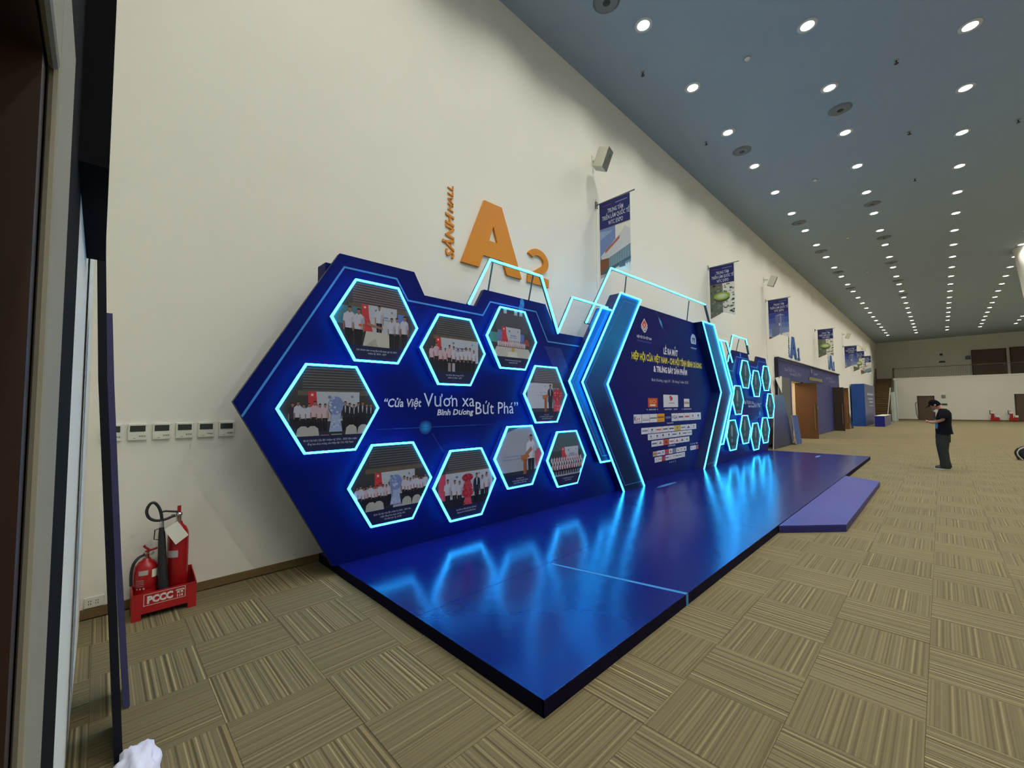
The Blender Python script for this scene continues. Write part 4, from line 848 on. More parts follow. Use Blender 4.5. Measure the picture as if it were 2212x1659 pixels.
# ================================================================== ceiling fittings
DX, DY, LX0, LY0 = 2.0208, 1.9423, 5.871, -1.3532
proto = None
for r in range(6):
    n_far = 0
    for k in range(23, -4, -1):
        if r == 2 and k == 21: continue
        n_far += 1; x, y = LX0+k*DX, LY0-r*DY
        lb = 'round recessed downlight, %s from the far end of the %s row from the long wall' % (ORD[n_far-1], ORD[r])
        if proto is None:
            d = thing('downlight', (x, y, ZC), lb, 'downlight', 'ceiling downlights in rows')
            obj('trim_ring', MB().lathe([(.128, -.012), (.15, -.012), (.15, .0)], (x, y, ZC), 24), 'lamp_trim', d)
            obj('lens', MB().lathe([(.0001, -.016), (.09, -.014), (.125, -.006)], (x, y, ZC), 24), 'lamp_glass', d)
            ld = bpy.data.lights.new('lamp', 'SPOT'); ld.energy = DOWNLIGHT_W; ld.color = (1.0, .965, .885); ld.spot_size = math.radians(146); ld.spot_blend = .75; ld.shadow_soft_size = .10
            lo = bpy.data.objects.new('lamp', ld); COL.objects.link(lo); lo.parent = d; lo.location = (0, 0, -.03); proto = d
        else: copy_tree(proto, (x, y, ZC), lb)
vp = None
VN = [(5.06, -1.15), (10.95, -1.34), (10.86, -3.34), (17.04, -1.35), (17.08, -3.33), (21.05, -1.33), (21.03, -3.33), (25.1, -1.35), (25.13, -3.29), (29.2, -1.35), (29.2, -3.3), (33.2, -3.3), (21.0, -7.2)]
VL = ['cut off at the top edge of the photo', 'nearest in the first lamp row', 'nearest in the second lamp row', 'second in the first lamp row', 'second in the second lamp row', 'third in the first lamp row', 'third in the second lamp row', 'fourth in the first lamp row', 'fourth in the second lamp row', 'fifth in the first lamp row', 'fifth in the second lamp row', 'sixth in the second lamp row', 'at the right edge before the flared column']
for (x, y), l_ in zip(VN, VL):
    if vp is None:
        vp = thing('ceiling_vent', (x, y, ZC), 'dark round air diffuser '+l_, 'air vent', 'round ceiling diffusers')
        obj('outer_ring', MB().lathe([(.17, -.03), (.215, -.008), (.215, 0)], (x, y, ZC), 28), 'vent_ring', vp)
        obj('core', MB().lathe([(.0001, -.034), (.06, -.03), (.08, -.018), (.17, -.006)], (x, y, ZC), 28), 'vent_dark', vp)
        obj('cone_ring', MB().lathe([(.10, -.012), (.125, -.032), (.13, -.03), (.108, -.01)], (x, y, ZC), 28), 'vent_ring', vp)
    else: copy_tree(vp, (x, y, ZC), 'dark round air diffuser '+l_)
sp = None
SN = [(6.8, -.84), (9.92, -.85), (9.97, -4.3), (13.0, -4.36), (15.99, -4.36), (14.23, -6.12)]
for (x, y), l_ in zip(SN, ['nearest the long wall at the upper left of the ceiling', 'beside the third lamp of the first row', 'nearest between the second and third lamp rows', 'second between the second and third lamp rows', 'third between the second and third lamp rows', 'at the right beyond the third lamp row']):
    if sp is None:
        sp = thing('sprinkler_head', (x, y, ZC), 'small dark sprinkler head '+l_, 'sprinkler', 'sprinkler heads')
        obj('escutcheon', MB().lathe([(.035, -.012), (.04, 0)], (x, y, ZC), 12), 'detector', sp); obj('nozzle', MB().lathe([(.034, -.072), (.034, -.066), (.01, -.06), (.012, -.01)], (x, y, ZC), 10), 'vent_dark', sp)
    else: copy_tree(sp, (x, y, ZC), 'small dark sprinkler head '+l_)
dt = None
for (x, y), l_ in zip([(7.9, -2.36), (13.99, -2.35), (20.0, -2.35), (26.0, -2.36)], ORD):
    if dt is None:
        dt = thing('smoke_detector', (x, y, ZC), 'small round smoke detector, %s from the camera between lamp rows one and two' % l_, 'smoke detector', 'smoke detectors')
        obj('base', MB().lathe([(.06, -.015), (.065, 0)], (x, y, ZC), 16), 'detector', dt); obj('dome', MB().lathe([(.0001, -.045), (.03, -.042), (.05, -.015)], (x, y, ZC), 16), 'white_plastic', dt)
    else: copy_tree(dt, (x, y, ZC), 'small round smoke detector, %s from the camera between lamp rows one and two' % l_)

# ================================================================== fire point in the left corner
bx_ = thing('extinguisher_stand', (-.1, -.17, 0), 'red steel fire extinguisher stand marked PCCC by the left wall', 'stand')
x0, x1, y0, y1 = -.292, .1, -.31, -.03
fp = [(x0, 0), (x0+.055, 0), (x0+.055, .044), (x1-.055, .044), (x1-.055, 0), (x1, 0), (x1, .197), (x0, .197)]
obj('front_plate', MB().prism(fp, y0, y0+.006, 'y'), 'red_paint', bx_); obj('back_plate', MB().prism([(a, b_ if b_ < .1 else .26) for a, b_ in fp], y1-.006, y1, 'y'), 'red_paint', bx_)
for x in (x0, x1-.006): obj('side_plate', MB().prism([(y0+.0065, 0), (y0+.05, 0), (y0+.05, .044), (y1-.05, .044), (y1-.05, 0), (y1-.0065, 0), (y1-.0065, .26), (y0+.0065, .197)], x, x+.006, 'x'), 'red_paint', bx_)
obj('floor_plate', MB().box(x0+.006, x1-.006, y0+.006, y1-.006, .046, .052), 'red_paint', bx_)
p = Print((0, y0-.0006, 0)); W = S(214, 208, 204)
for a, b_, c, d in ((-.226, .100, .028, .1035), (-.226, .183, .028, .1865), (-.226, .1035, -.2225, .183), (.0245, .1035, .028, .183)): p.rect(a, b_, c, d, W, layer=1)
p.text('PCCC', -.205, .117, .052, W, .155, bold=.06); p.text('114', -.025, .112, .020, W, .038, bold=.05)
p.poly([(-.028, .140), (.016, .140), (.008, .158), (-.020, .158)], W); p.poly([(-.034, .158), (-.030, .170), (.018, .170), (.022, .158), (.012, .158), (.010, .163), (-.022, .163), (-.024, .158)], W); p.ell(-.006, .149, .006, .006, S(170, 26, 30), 10)
p.build('stencil', bx_)['label'] = 'white PCCC 114 lettering with a telephone mark'
# tall CO2 extinguisher
cx, cy = -.013, -.165
co = thing('co2_extinguisher', (cx, cy, .052), 'tall red carbon dioxide extinguisher with black horn and white tag', 'fire extinguisher')
obj('cylinder', MB().lathe([(.066, 0), (.07, .008), (.07, .50), (.066, .535), (.052, .572), (.03, .597), (.024, .62)], (cx, cy, .052), 32), 'red_cylinder', co)
obj('valve', MB().lathe([(.018, .612), (.018, .665), (.024, .668), (.024, .69), (.012, .695)], (cx, cy, .052), 16).box(cx-.05, cx-.01, cy-.012, cy+.012, .712, .735), 'chrome', co)
obj('carry_handle', MB().tube([(cx+.02, cy, .735), (cx-.01, cy, .752), (cx-.09, cy-.01, .772), (cx-.12, cy-.01, .768)], .008, 8), 'rubber', co)
obj('squeeze_lever', MB().box(cx-.012, cx+.012, cy-.008, cy+.008, .752, .80), 'red_paint', co)
hz = [(cx-.03, cy-.01, .728), (-.10, -.20, .712), (-.16, -.22, .715), (-.205, -.225, .745), (-.222, -.225, .80), (-.205, -.225, .85), (-.178, -.222, .858), (-.150, -.22, .82), (-.132, -.215, .76), (-.126, -.21, .70)]
def smooth(P, n=5):
    P = [Vector(q) for q in P]; out = []
    for i in range(len(P)-1):
        a, b_, c, d = P[max(i-1, 0)], P[i], P[i+1], P[min(i+2, len(P)-1)]
        for k in range(n):
            t = k/n; out.append(.5*((2*b_)+(c-a)*t+(2*a-5*b_+4*c-d)*t*t+(3*b_-a-3*c+d)*t**3))
    return out+[P[-1]]
obj('hose', MB().tube(smooth(hz), .0105, 10), 'rubber', co)
obj('hose_clip', MB().lathe([(.014, 0), (.014, .05)], (-.126, -.21, .655), 12), 'chrome', co)
obj('discharge_horn', MB().tube([(-.126, -.212, .655), (-.124, -.215, .60), (-.116, -.225, .40), (-.106, -.235, .175)], .02, 16, radii=[.016, .022, .029, .037]), 'rubber', co)
obj('horn_grip', MB().tube([(-.136, -.215, .648), (-.167, -.215, .642), (-.171, -.215, .57), (-.140, -.22, .562)], .004, 6), 'rubber', co)
obj('label_plate', MB().add([(cx+.0712*math.cos(math.radians(a)), cy+.0712*math.sin(math.radians(a)), z) for z in (.40, .455) for a in range(205, 266, 10)], [(i, i+1, i+8, i+7) for i in range(6)]), 'silver_label', co)
obj('inspection_tag', MB().add([(-.031, -.243, .691), (.044, -.252, .567), (-.038, -.256, .507), (-.114, -.250, .64), (-.031, -.2415, .691), (.044, -.2505, .567), (-.038, -.2545, .507), (-.114, -.2485, .64)], [(0, 1, 2, 3), (7, 6, 5, 4), (0, 4, 5, 1), (1, 5, 6, 2), (2, 6, 7, 3), (3, 7, 4, 0)]), 'paper', co)
# short powder extinguisher
cx, cy = -.207, -.165
ab = thing('powder_extinguisher', (cx, cy, .052), 'short red powder extinguisher in the left half of the stand', 'fire extinguisher')
obj('cylinder', MB().lathe([(.074, 0), (.078, .01), (.079, .14), (.0775, .145), (.079, .15), (.079, .27), (.07, .315), (.05, .345), (.028, .36), (.022, .372)], (cx, cy, .052), 32), 'red_cylinder', ab)
obj('valve', MB().lathe([(.018, .366), (.018, .40), (.022, .402), (.022, .42)], (cx, cy, .052), 14), 'chrome', ab)
obj('pressure_gauge', MB().tube([(cx+.02, cy-.015, .462), (cx+.035, cy-.028, .462)], .014, 12), 'silver_label', ab)
obj('lower_handle', MB().tube([(cx-.01, cy, .475), (cx+.05, cy-.01, .487), (cx+.062, cy-.012, .492)], .008, 8), 'red_paint', ab); obj('squeeze_lever', MB().tube([(cx+.02, cy, .478), (cx-.012, cy-.004, .51), (cx-.02, cy-.005, .525)], .008, 8), 'red_paint', ab)
obj('hose', MB().tube(smooth([(cx-.015, cy, .45), (cx-.05, cy-.02, .44), (cx-.078, cy-.03, .40), (cx-.09, cy-.03, .33), (cx-.088, cy-.03, .24)]), .010, 10), 'rubber', ab)
def curved(parent, name, rad, a0, a1, z0, z1, m_):
    n = 8; A = [math.radians(a0+(a1-a0)*k/n) for k in range(n+1)]
    obj(name, MB().add([(cx+rad*math.cos(a), cy+rad*math.sin(a), z) for z in (z0, z1) for a in A], [(i, i+1, i+n+2, i+n+1) for i in range(n)]), m_, parent)
curved(ab, 'name_plate', .0797, 232, 275, .312, .348, 'silver_label'); curved(ab, 'service_sticker', .0797, 292, 322, .285, .345, 'paper')
for k in range(4): curved(ab, 'printed_line', .0796, 220, 258, .272-.014*k, .275-.014*k, 'silver_label')
for k in range(3): curved(ab, 'pictogram', .0796, 222+k*16, 230+k*16, .205, .218, 'silver_label')

# ================================================================== farther down the wall
fc = thing('entrance_facade', (26.2, -.03, 0), 'long blue printed wall around the hall A1 doors', 'facade')
yf = -.06
for a, b_ in ((18.98, 21.1), (23.32, 31.04), (33.46, 33.55)): obj('wall_sheet', MB().box(a, b_, yf, YW-.002, 0, 2.64), 'facade_navy', fc)
obj('header_sheet', MB().box(18.98, 33.5, yf, YW-.002, 2.645, 3.46), 'facade_navy', fc)
obj('top_edge', MB().box(18.9, 33.55, yf-.06, YW-.002, 3.46, 3.52), 'panel_edge', fc); obj('side_edge', MB().box(18.86, 18.98, yf-.05, YW-.002, 0, 3.46), 'panel_edge', fc)
p = Print((0, yf-.002, 0), step=.002); T1 = S(150, 152, 182)
for x in (20.0, 29.0):
    p.text('“Cửa Việt', x, 3.02, .13, T1, .62, bold=.02, shear=.18); p.text('Vươn xa', x+.66, 3.04, .20, T1, 1.15); p.text('Bình Dương', x+.9, 2.88, .11, T1, .85, bold=.02, shear=.18); p.text('Bứt Phá”', x+1.8, 2.86, .20, T1, 1.2)
p.text('LỄ RA MẮT', 26.2, 3.10, .12, T1, 1.0, 'c', bold=.03); p.rect(24.6, 2.80, 27.9, 2.96, S(132, 128, 90)); p.ell(25.2, 3.28, .12, .12, T1, 12)
for k, (a, b_, z0, z1) in enumerate(((23.9, 25.6, 2.32, 2.48), (24.0, 25.4, 2.05, 2.12), (24.0, 24.4, 1.68, 1.92), (24.7, 25.0, 1.70, 1.88), (23.9, 26.4, 1.36, 1.50), (24.0, 26.2, 1.14, 1.26), (24.1, 26.0, .98, 1.10), (24.1, 25.7, .82, .94), (24.1, 25.6, .58, .68), (24.1, 25.4, .44, .54))): p.rect(a, z0, b_, z1, T1)
p.rect(18.98, 3.42, 23.5, 3.44, S(120, 124, 160)); p.build('facade_print', fc)
def leaf(x, y0, y1, h, m_, label, hand=True):
    d = thing('open_door', (x, (y0+y1)/2, 0), label, 'door')
    obj('leaf', MB().box(x-.03, x+.03, y0, y1, .01, h), m_, d, bevel=.004)
    if hand: obj('pull_handle', MB().tube([(x-.07, y0+.10, .40), (x-.07, y0+.10, 1.62)], .022, 8).tube([(x-.03, y0+.10, .5), (x-.07, y0+.10, .5)], .015, 6).tube([(x-.03, y0+.10, 1.5), (x-.07, y0+.10, 1.5)], .015, 6), 'skirting', d)
leaf(23.25, -.60, .26, 2.60, 'door_wood', 'tall brown door standing open at the near end of the blue entrance wall')
leaf(31.1, -.58, .18, 2.60, 'door_wood_dark', 'dark brown open door in the middle of the blue entrance wall')
leaf(33.4, -.52, .18, 2.62, 'door_wood', 'brown open door at the far end of the blue entrance wall')
# boards leaning behind the platform
def slab(name, pts, y0, y1, th, m_, label, me='board_edge'):
    """board whose foot is at y0 and head at y1"""
    z1 = max(q[1] for q in pts); mb = MB(); n = len(pts); f = lambda x, z, o_: (x, y0+(y1-y0)*z/z1+o_, z+.004)
    V = [f(x, z, 0) for x, z in pts]+[f(x, z, th) for x, z in pts]
    mb.add(V, [tuple(range(n)), tuple(range(2*n-1, n-1, -1))], 0); mb.add(V, [(i, i+n, (i+1) % n+n, (i+1) % n) for i in range(n)], 1)
    return tag(obj(name, mb, [m_, me]), label, 'board')
grad_mat('board_art', [(0.0, (.030, .036, .055)), (0.3, (.035, .045, .12)), (0.6, (.05, .07, .20)), (1.0, (.08, .18, .32))], 0, 2.0)
slab('propped_board', [(16.6, 0), (19.35, 0), (18.95, 1.96), (17.65, 1.96)], -.40, -.24, .03, 'board_art', 'grey blue printed board propped beside the far photo wing')
slab('propped_board', [(18.3, 0), (20.3, 0), (20.75, 2.72), (18.9, 2.72)], -.17, -.09, .02, 'board_grey', 'tall dark grey board leaning on the near end of the blue entrance wall')
slab('propped_board', [(19.3, 0), (20.2, 0), (20.05, 1.16), (19.2, 1.16)], -.54, -.44, .03, 'booth_blue', 'small bright blue board in front of the tall grey one')
slab('propped_board', [(34.2, 0), (35.2, 0), (34.6, 1.95), (34.0, 1.95)], -.50, -.20, .03, 'board_art', 'pale blue board leaning between the last brown door and the blue booth')
tag(obj('folded_paper', MB().add([(18.35, -.110, 2.64), (19.35, -.108, 2.76), (19.2, -.124, 2.05), (18.35, -.105, 2.64), (19.35, -.096, 2.76), (19.2, -.110, 2.05)], [(0, 1, 2), (5, 4, 3), (0, 3, 4, 1), (1, 4, 5, 2), (2, 5, 3, 0)]), 'paper'), 'white triangular sheet hanging over the tall grey board', 'paper')
# blue booth and box
kb = thing('display_booth', (41.6, -.4, 0), 'tall blue booth standing against the long wall before the stairs', 'booth')
obj('end_panel', MB().box(38.6, 38.66, -.80, -.05, 0, 3.05), 'booth_blue', kb); obj('front_panel', MB().box(38.66, 45.0, -.80, -.74, 0, 3.05), 'booth_grey', kb); obj('top_panel', MB().box(38.66, 45.0, -.74, -.05, 2.98, 3.05), 'booth_grey', kb)
p = Print((0, -.803, 0), step=.003)
for a, b_, z0, z1 in ((40.0, 43.8, 2.25, 2.40), (40.6, 43.6, 1.92, 2.05), (41.2, 43.4, 1.68, 1.80), (41.0, 43.6, 1.42, 1.50)): p.rect(a, z0, b_, z1, S(160, 160, 186))
p.build('booth_print', kb)
bb = thing('low_box', (41, -1.55, 0), 'low blue box with a white top on the floor before the stairs', 'box')
obj('end_panel', MB().box(38.5, 38.55, -1.82, -1.29, 0, .74), 'booth_dark', bb); obj('side_panel', MB().box(38.55, 43.8, -1.82, -1.77, 0, .74).box(38.55, 43.8, -1.34, -1.29, 0, .74), 'booth_grey', bb); obj('lid', MB().box(38.5, 43.8, -1.82, -1.29, .74, .76), 'white_plastic', bb)
# film wrapped panels by the stairs
def bundle(x, y, w_, h, lean_, label, m_='wrap_film'):
    mb = MB(); n = 10; r = random.Random(int(h*100)); R = []
    for k in range(9):
        z = h*k/8; R.append((x+.02*r.uniform(-1, 1), y+lean_*z+.015*r.uniform(-1, 1), z, .12, w_/2*(1+.06*r.uniform(-1, 1))))
    mb.loft(R, 0, True, n); tag(obj('wrapped_panel', mb, m_), label, 'wrapped panel')
bundle(50.4, -1.62, .34, 2.65, .01, 'film wrapped panel bundle standing at the foot of the stairs')
bundle(51.2, -1.78, .16, 3.65, -.0, 'tall thin film wrapped strip behind the wrapped bundle')
tag(obj('white_batten', MB().tube([(51.75, -1.10, .55), (52.2, -1.34, 3.1)], .035, 4), 'white_plastic'), 'long white batten leaning on the stair rail', 'batten')
# far extinguisher stands
def far_stand(x, y, label):
    s_ = thing('extinguisher_stand', (x, y, 0), label, 'stand')
    obj('tray', MB().box(x-.12, x+.12, y-.26, y+.26, .06, .3).box(x-.1, x-.05, y-.24, y-.2, 0, .06).box(x+.05, x+.1, y+.2, y+.24, 0, .06), 'red_paint', s_)
    obj('tall_cylinder', MB().lathe([(.1, .3), (.1, .68), (.05, .78), (.03, .85)], (x, y+.13, 0), 14), 'red_cylinder', s_); obj('short_cylinder', MB().lathe([(.11, .3), (.11, .42), (.05, .5), (.03, .55)], (x, y-.13, 0), 14), 'red_cylinder', s_)
    obj('tag', MB().box(x-.13, x-.122, y+.02, y+.2, .68, .86), 'paper', s_); obj('tag', MB().box(x-.13, x-.122, y-.26, y-.05, .36, .54), 'paper', s_)
    obj('hose', MB().tube([(x, y+.13, .85), (x-.05, y+.3, .95), (x-.05, y+.28, .6)], .03, 6), 'rubber', s_)
far_stand(XF-.35, -7.87, 'red extinguisher stand at the far wall, the left of two'); far_stand(XF-.3, -8.93, 'red extinguisher stand at the far wall beside the right hand door')
def fitting(x, y, z, w_, h, m_, nm, label, cat): tag(obj(nm, MB().box(x-.06, x, y-w_/2, y+w_/2, z-h/2, z+h/2).box(x-.08, x-.06, y-w_/3, y+w_/3, z-h/4, z+h/4), m_), label, cat)
fitting(XF+2.6, -4.80, 6.4, .22, .2, 'vent_dark', 'alarm_bell', 'small round alarm on the far upper wall', 'alarm'); fitting(XF+2.6, -4.85, 5.68, .42, .16, 'vent_dark', 'exit_sign', 'small dark exit sign on the far upper wall', 'sign')
fitting(XF+2.6, -6.58, 5.95, .36, .36, 'booth_grey', 'door_sign', 'small blue plaque left of the upper doorway', 'sign'); fitting(XF, -4.79, 2.25, .26, .28, 'vent_ring', 'alarm_bell', 'small round alarm above the standing person', 'alarm'); fitting(XF, -4.82, 1.52, .36, .13, 'vent_dark', 'exit_sign', 'small dark sign on the far wall beside the standing person', 'sign')
tag(obj('cable_loop', MB().tube(smooth([(XF-.04, -3.0, 1.75), (XF-.05, -2.86, 1.6), (XF-.05, -2.88, 1.2), (XF-.05, -2.9, .6), (XF-.04, -3.02, .2)]), .02, 6), 'metal_grey'), 'thin grey cable hanging beside the far door', 'cable')

# ================================================================== bag at the right edge
bx, by = 18.1, -6.32
bg = thing('black_bag', (bx, by, 0), 'black backpack lying on the carpet at the right edge', 'bag')
bm = bmesh.new(); bmesh.ops.create_uvsphere(bm, u_segments=20, v_segments=12, radius=1); mb = MB()
for v in bm.verts:
    x, y, z = v.co; q = lambda a: math.copysign(abs(a)**.7, a); v.co = (q(x)*.18, q(y)*.27, max(0.0, .21+q(z)*.21-.03*(y > 0)*y))
mb.add([(v.co.x+bx, v.co.y+by, v.co.z) for v in bm.verts], [[v.index for v in f.verts] for f in bm.faces], 0, True); bm.free()
obj('body', mb, 'bag_black', bg); obj('strap', MB().tube(smooth([(bx-.17, by+.14, .36), (bx-.2, by+.24, .28), (bx-.2, by+.26, .15), (bx-.18, by+.17, .01)]), .016, 8), 'bag_strap', bg); obj('shoulder_strap', MB().tube(smooth([(bx-.1, by+.24, .33), (bx-.12, by+.30, .2), (bx-.12, by+.24, .01)]), .022, 8), 'bag_black', bg)

# ================================================================== standing person
px, py = 14.26, -4.6
pe = thing('person', (px, py, 0), 'person in black T-shirt, cap and baggy dark trousers looking down at a phone', 'person')
def skin_mesh(name, V, E, R, m_, parent, root=0, lvl=2):
    off = Vector(parent['_o']); me = bpy.data.meshes.new(name); me.from_pydata([tuple(Vector(v)-off) for v in V], E, [])
    o = bpy.data.objects.new(name, me); COL.objects.link(o); o.parent = parent; me.materials.append(MATS[m_])
    md = o.modifiers.new('skin', 'SKIN'); md.use_smooth_shade = True
    for k, r_ in enumerate(R): me.skin_vertices[0].data[k].radius = (r_, r_) if not isinstance(r_, tuple) else r_; me.skin_vertices[0].data[k].use_root = (k == root)
    ss = o.modifiers.new('sub', 'SUBSURF'); ss.levels = lvl; ss.render_levels = lvl; return o
F = lambda dx, dy, z: (px+dx, py+dy, z)       # dx: towards the far wall, dy: the way the person faces
V = [F(0, -.01, .93), F(0, -.03, 1.12), F(0, -.05, 1.32), F(0, -.03, 1.43), F(0, .02, 1.50), F(0, .07, 1.55), F(0, .10, 1.59)]
E = [(0, 1), (1, 2), (2, 3), (3, 4), (4, 5), (5, 6)]; R = [.12, .115, .125, .075, .052, .075, .07]
for s_ in (-1, 1):
    n = len(V); V += [F(.09*s_, 0, .86), F(.095*s_, .01, .48), F(.095*s_, -.03, .10), F(.095*s_, .05, .05)]; R += [.085, .062, .042, .036]; E += [(0, n), (n, n+1), (n+1, n+2), (n+2, n+3)]
    n = len(V); V += [F(.17*s_, -.05, 1.40), F(.20*s_, -.03, 1.20), F(.12*s_, .14, 1.13), F(.055*s_, .22, 1.15)]; R += [.058, .043, .034, .028]; E += [(2, n), (n, n+1), (n+1, n+2), (n+2, n+3)]
skin_mesh('body', V, E, R, 'skin', pe)
for s_ in (-1, 1):      # hands: palm and five fingers round the phone
    b0 = Vector(F(.05*s_, .235, 1.155)); VV = [F(.055*s_, .21, 1.148), tuple(b0), tuple(b0+Vector((0, .035, .008)))]; EE = [(0, 1), (1, 2)]; RR = [.024, .030, .026]
    for k in range(4):
        n = len(VV); q0 = b0+Vector((.014*s_-.010*s_*k, .045, -.006)); ln = (.030, .036, .034, .026)[k]
        VV += [tuple(q0), tuple(q0+Vector((-.010*s_, ln*.7, .004))), tuple(q0+Vector((-.028*s_, ln*.9, .020)))]; EE += [(2, n), (n, n+1), (n+1, n+2)]; RR += [.0095, .0085, .0075]
    n = len(VV); VV += [tuple(b0+Vector((-.014*s_, .01, .018))), tuple(b0+Vector((-.03*s_, .035, .038)))]; EE += [(1, n), (n, n+1)]; RR += [.0105, .009]
    skin_mesh('hand', VV, EE, RR, 'skin', pe, 1, 1)
# head bowed over the phone
hm = Matrix.Translation(F(0, .105, 1.565)) @ Matrix.Rotation(math.radians(-32), 4, 'X')
bm = bmesh.new(); bmesh.ops.create_uvsphere(bm, u_segments=24, v_segments=18, radius=1); mb = MB()
for v in bm.verts:
    x, y, z = v.co; jaw = 1-.28*max(0, -z); yy = y*.098*(1-.10*max(0, -z)); xx = x*.076*jaw; zz = z*.118
    if y > .6 and abs(x) < .22: yy += .020*max(0, 1-abs(z+.18)/.30)*(1-abs(x)/.22)       # nose
    if y > .5 and .22 < abs(x) < .55 and abs(z-.08) < .14: yy -= .008                     # eye sockets
    if y > .6 and abs(x) < .35 and abs(z+.55) < .07: yy -= .005                           # mouth
    v.co = hm @ Vector((xx, yy, zz))
mb.add([tuple(v.co) for v in bm.verts], [[v.index for v in f.verts] for f in bm.faces], 0, True); bm.free()
hd = obj('head', mb, 'skin', pe)
for s_ in (-1, 1):
    e_ = hm @ Vector((.03*s_, .090, .010)); obj('eye', MB().lathe([(.0001, -.006), (.008, -.003), (.010, 0), (.008, .003), (.0001, .006)], e_, 8), 'rubber', hd)
    a_ = hm @ Vector((.076*s_, -.005, -.012)); obj('ear', MB().loft([(a_.x, a_.y, a_.z-.028, .004, .008), (a_.x+.006*s_, a_.y-.002, a_.z-.01, .011, .018), (a_.x+.008*s_, a_.y-.006, a_.z+.014, .011, .020), (a_.x+.003*s_, a_.y-.008, a_.z+.03, .004, .010)], 0, True, 8), 'skin', hd)
hr = MB(); rings = []
for k in range(7):
    a = math.radians(-14+k*17); rings.append([hm @ Vector(((.082*math.cos(a))*math.cos(t), -.012+(.104*math.cos(a))*math.sin(t), .016+.118*math.sin(a))) for t in [2*math.pi*j/20 for j in range(20)]])
vs = [tuple(q) for r_ in rings for q in r_]; hr.add(vs, [(i*20+j, i*20+(j+1) % 20, (i+1)*20+(j+1) % 20, (i+1)*20+j) for i in range(6) for j in range(20)], 0, True); hr.add(vs[-20:], [tuple(range(20))], 0)
obj('cap', hr, 'cap_black', pe)
hb = [hm @ Vector((.079*math.cos(t), -.02+.098*math.sin(t), z)) for z in (-.055, .02) for t in [math.radians(175+190*j/12) for j in range(13)]]
obj('hair', MB().add([tuple(q) for q in hb], [(j, j+1, j+14, j+13) for j in range(12)], 0, True), 'cap_black', pe)
br = [hm @ Vector((.074*math.cos(t), (.072+.105*math.sin(t))*1.0, .040-.020*math.sin(t)-.02*math.cos(t)**2)) for t in [math.pi*j/12 for j in range(13)]]+[hm @ Vector((.07*math.cos(t), .060+.02*math.sin(t), .046)) for t in [math.pi*j/12 for j in range(12, -1, -1)]]
vb = [tuple(q) for q in br]; vt = [tuple(q+hm.to_3x3() @ Vector((0, 0, .006))) for q in br]; n = len(vb)
obj('cap_peak', MB().add(vb+vt, [(j, j+1, n-2-j, n-1-j) for j in range(12)]+[(n+n-1-j, n+n-2-j, n+j+1, n+j) for j in range(12)]+[(j, j+n, (j+1) % n+n, (j+1) % n) for j in range(n)]), 'cap_black', pe)
mk = [hm @ Vector((.05*math.cos(t)*1.1, .055+.045*math.sin(t), z)) for z in (-.150, -.105) for t in [math.pi*j/8 for j in range(9)]]
obj('face_mask', MB().add([tuple(q) for q in mk], [(j, j+1, j+10, j+9) for j in range(8)], 0, True), 'paper', pe)['label'] = 'white mask pulled under the chin'
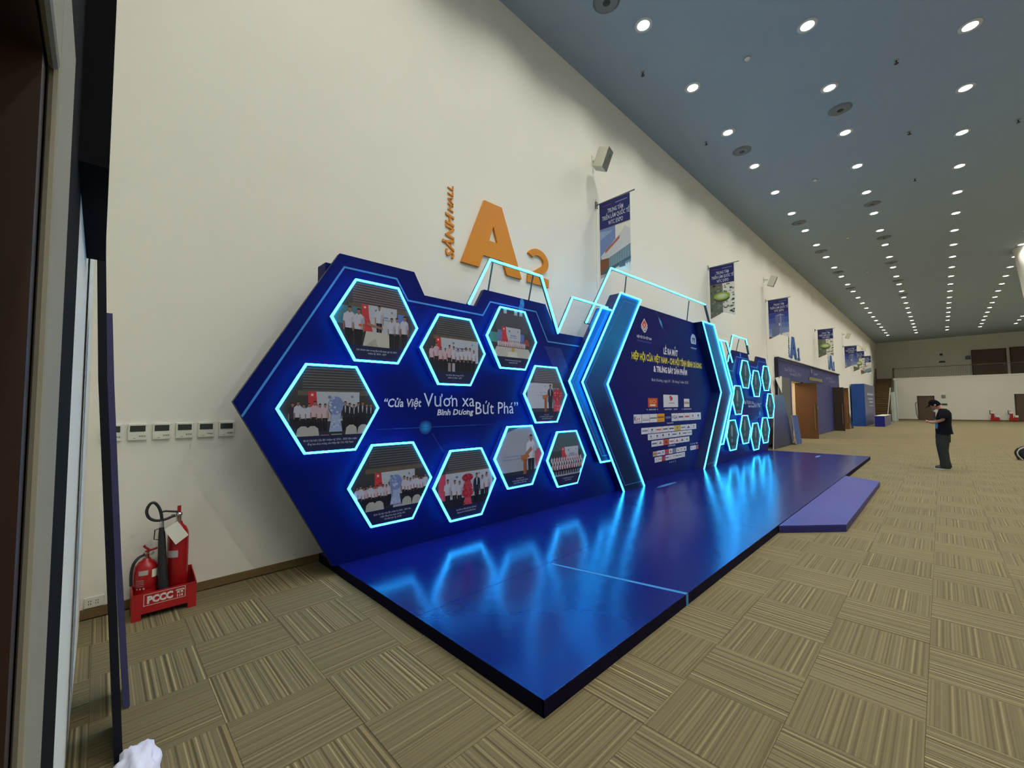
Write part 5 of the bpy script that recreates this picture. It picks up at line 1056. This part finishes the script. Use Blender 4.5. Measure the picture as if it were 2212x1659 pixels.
# T-shirt with short sleeves
sh = MB().loft([F(0, -.045, .86)+(.205, .155), F(0, -.035, .95)+(.200, .148), F(0, -.035, 1.10)+(.195, .138), F(0, -.045, 1.25)+(.200, .140), F(0, -.06, 1.36)+(.195, .125), F(0, -.055, 1.43)+(.150, .095), F(0, -.03, 1.475)+(.075, .066)], 0, True, 24)
for s_ in (-1, 1): sh.tube([F(.12*s_, -.055, 1.40), F(.18*s_, -.05, 1.375), F(.215*s_, -.04, 1.24)], .08, 14, radii=[.075, .085, .082])
ts = obj('t_shirt', sh, 'shirt_black', pe)
ch = []
for z, w_ in ((.98, .8), (1.08, 1.0), (1.16, .9), (1.22, .6)):
    for k in range(9): t = math.radians(90-50*w_+100*w_*k/8); ch.append(F(.203*math.cos(t), -.04+.150*math.sin(t), z))
obj('chest_print', MB().add(ch, [(r_*9+j, r_*9+j+1, r_*9+j+10, r_*9+j+9) for r_ in range(3) for j in range(8)], 0, True), 'teal_print', ts)
# baggy trousers
tr = MB().loft([F(0, -.015, .66)+(.185, .130), F(0, -.015, .78)+(.19, .135), F(0, -.02, .92)+(.175, .128)], 0, True, 22)
for s_ in (-1, 1): tr.loft([F(.10*s_, -.03, .045)+(.085, .098), F(.10*s_, -.035, .09)+(.092, .105), F(.10*s_, -.025, .20)+(.085, .092), F(.10*s_, .0, .45)+(.092, .100), F(.098*s_, .0, .62)+(.100, .118), F(.09*s_, -.01, .74)+(.10, .128)], 0, True, 18)
obj('trousers', tr, 'jeans', pe)
for s_ in (-1, 1):
    x = .10*s_; o_ = MB().loft([F(x, .02, .024)+(.050, .135), F(x, .02, .05)+(.050, .132), F(x, .0, .075)+(.046, .105), F(x, -.03, .105)+(.044, .065)], 0, True, 18); sh_ = obj('shoe', o_, 'shoe_dark', pe)
    obj('sole', MB().loft([F(x, .02, .002)+(.052, .138), F(x, .02, .026)+(.054, .142)], 0, True, 18), 'shoe_white', sh_)
pm = Matrix.Translation(F(0, .292, 1.19)) @ Matrix.Rotation(math.radians(28), 4, 'X')
pv = [tuple(pm @ Vector((a*.037, b_*.075, c*.005))) for c in (-1, 1) for a, b_ in ((-1, -1), (1, -1), (1, 1), (-1, 1))]
ph = thing('phone', F(0, .29, 1.19), 'dark phone held in front of the standing person', 'phone')
obj('case', MB().add(pv, [(0, 3, 2, 1), (4, 5, 6, 7), (0, 1, 5, 4), (1, 2, 6, 5), (2, 3, 7, 6), (3, 0, 4, 7)]), 'rubber', ph)
obj('screen', MB().add([tuple(pm @ Vector((a*.034, b_*.07, .0058))) for a, b_ in ((-1, -1), (1, -1), (1, 1), (-1, 1))], [(0, 1, 2, 3)]), 'lcd', ph)
for o in bpy.data.objects:
    if '_o' in o: del o['_o']
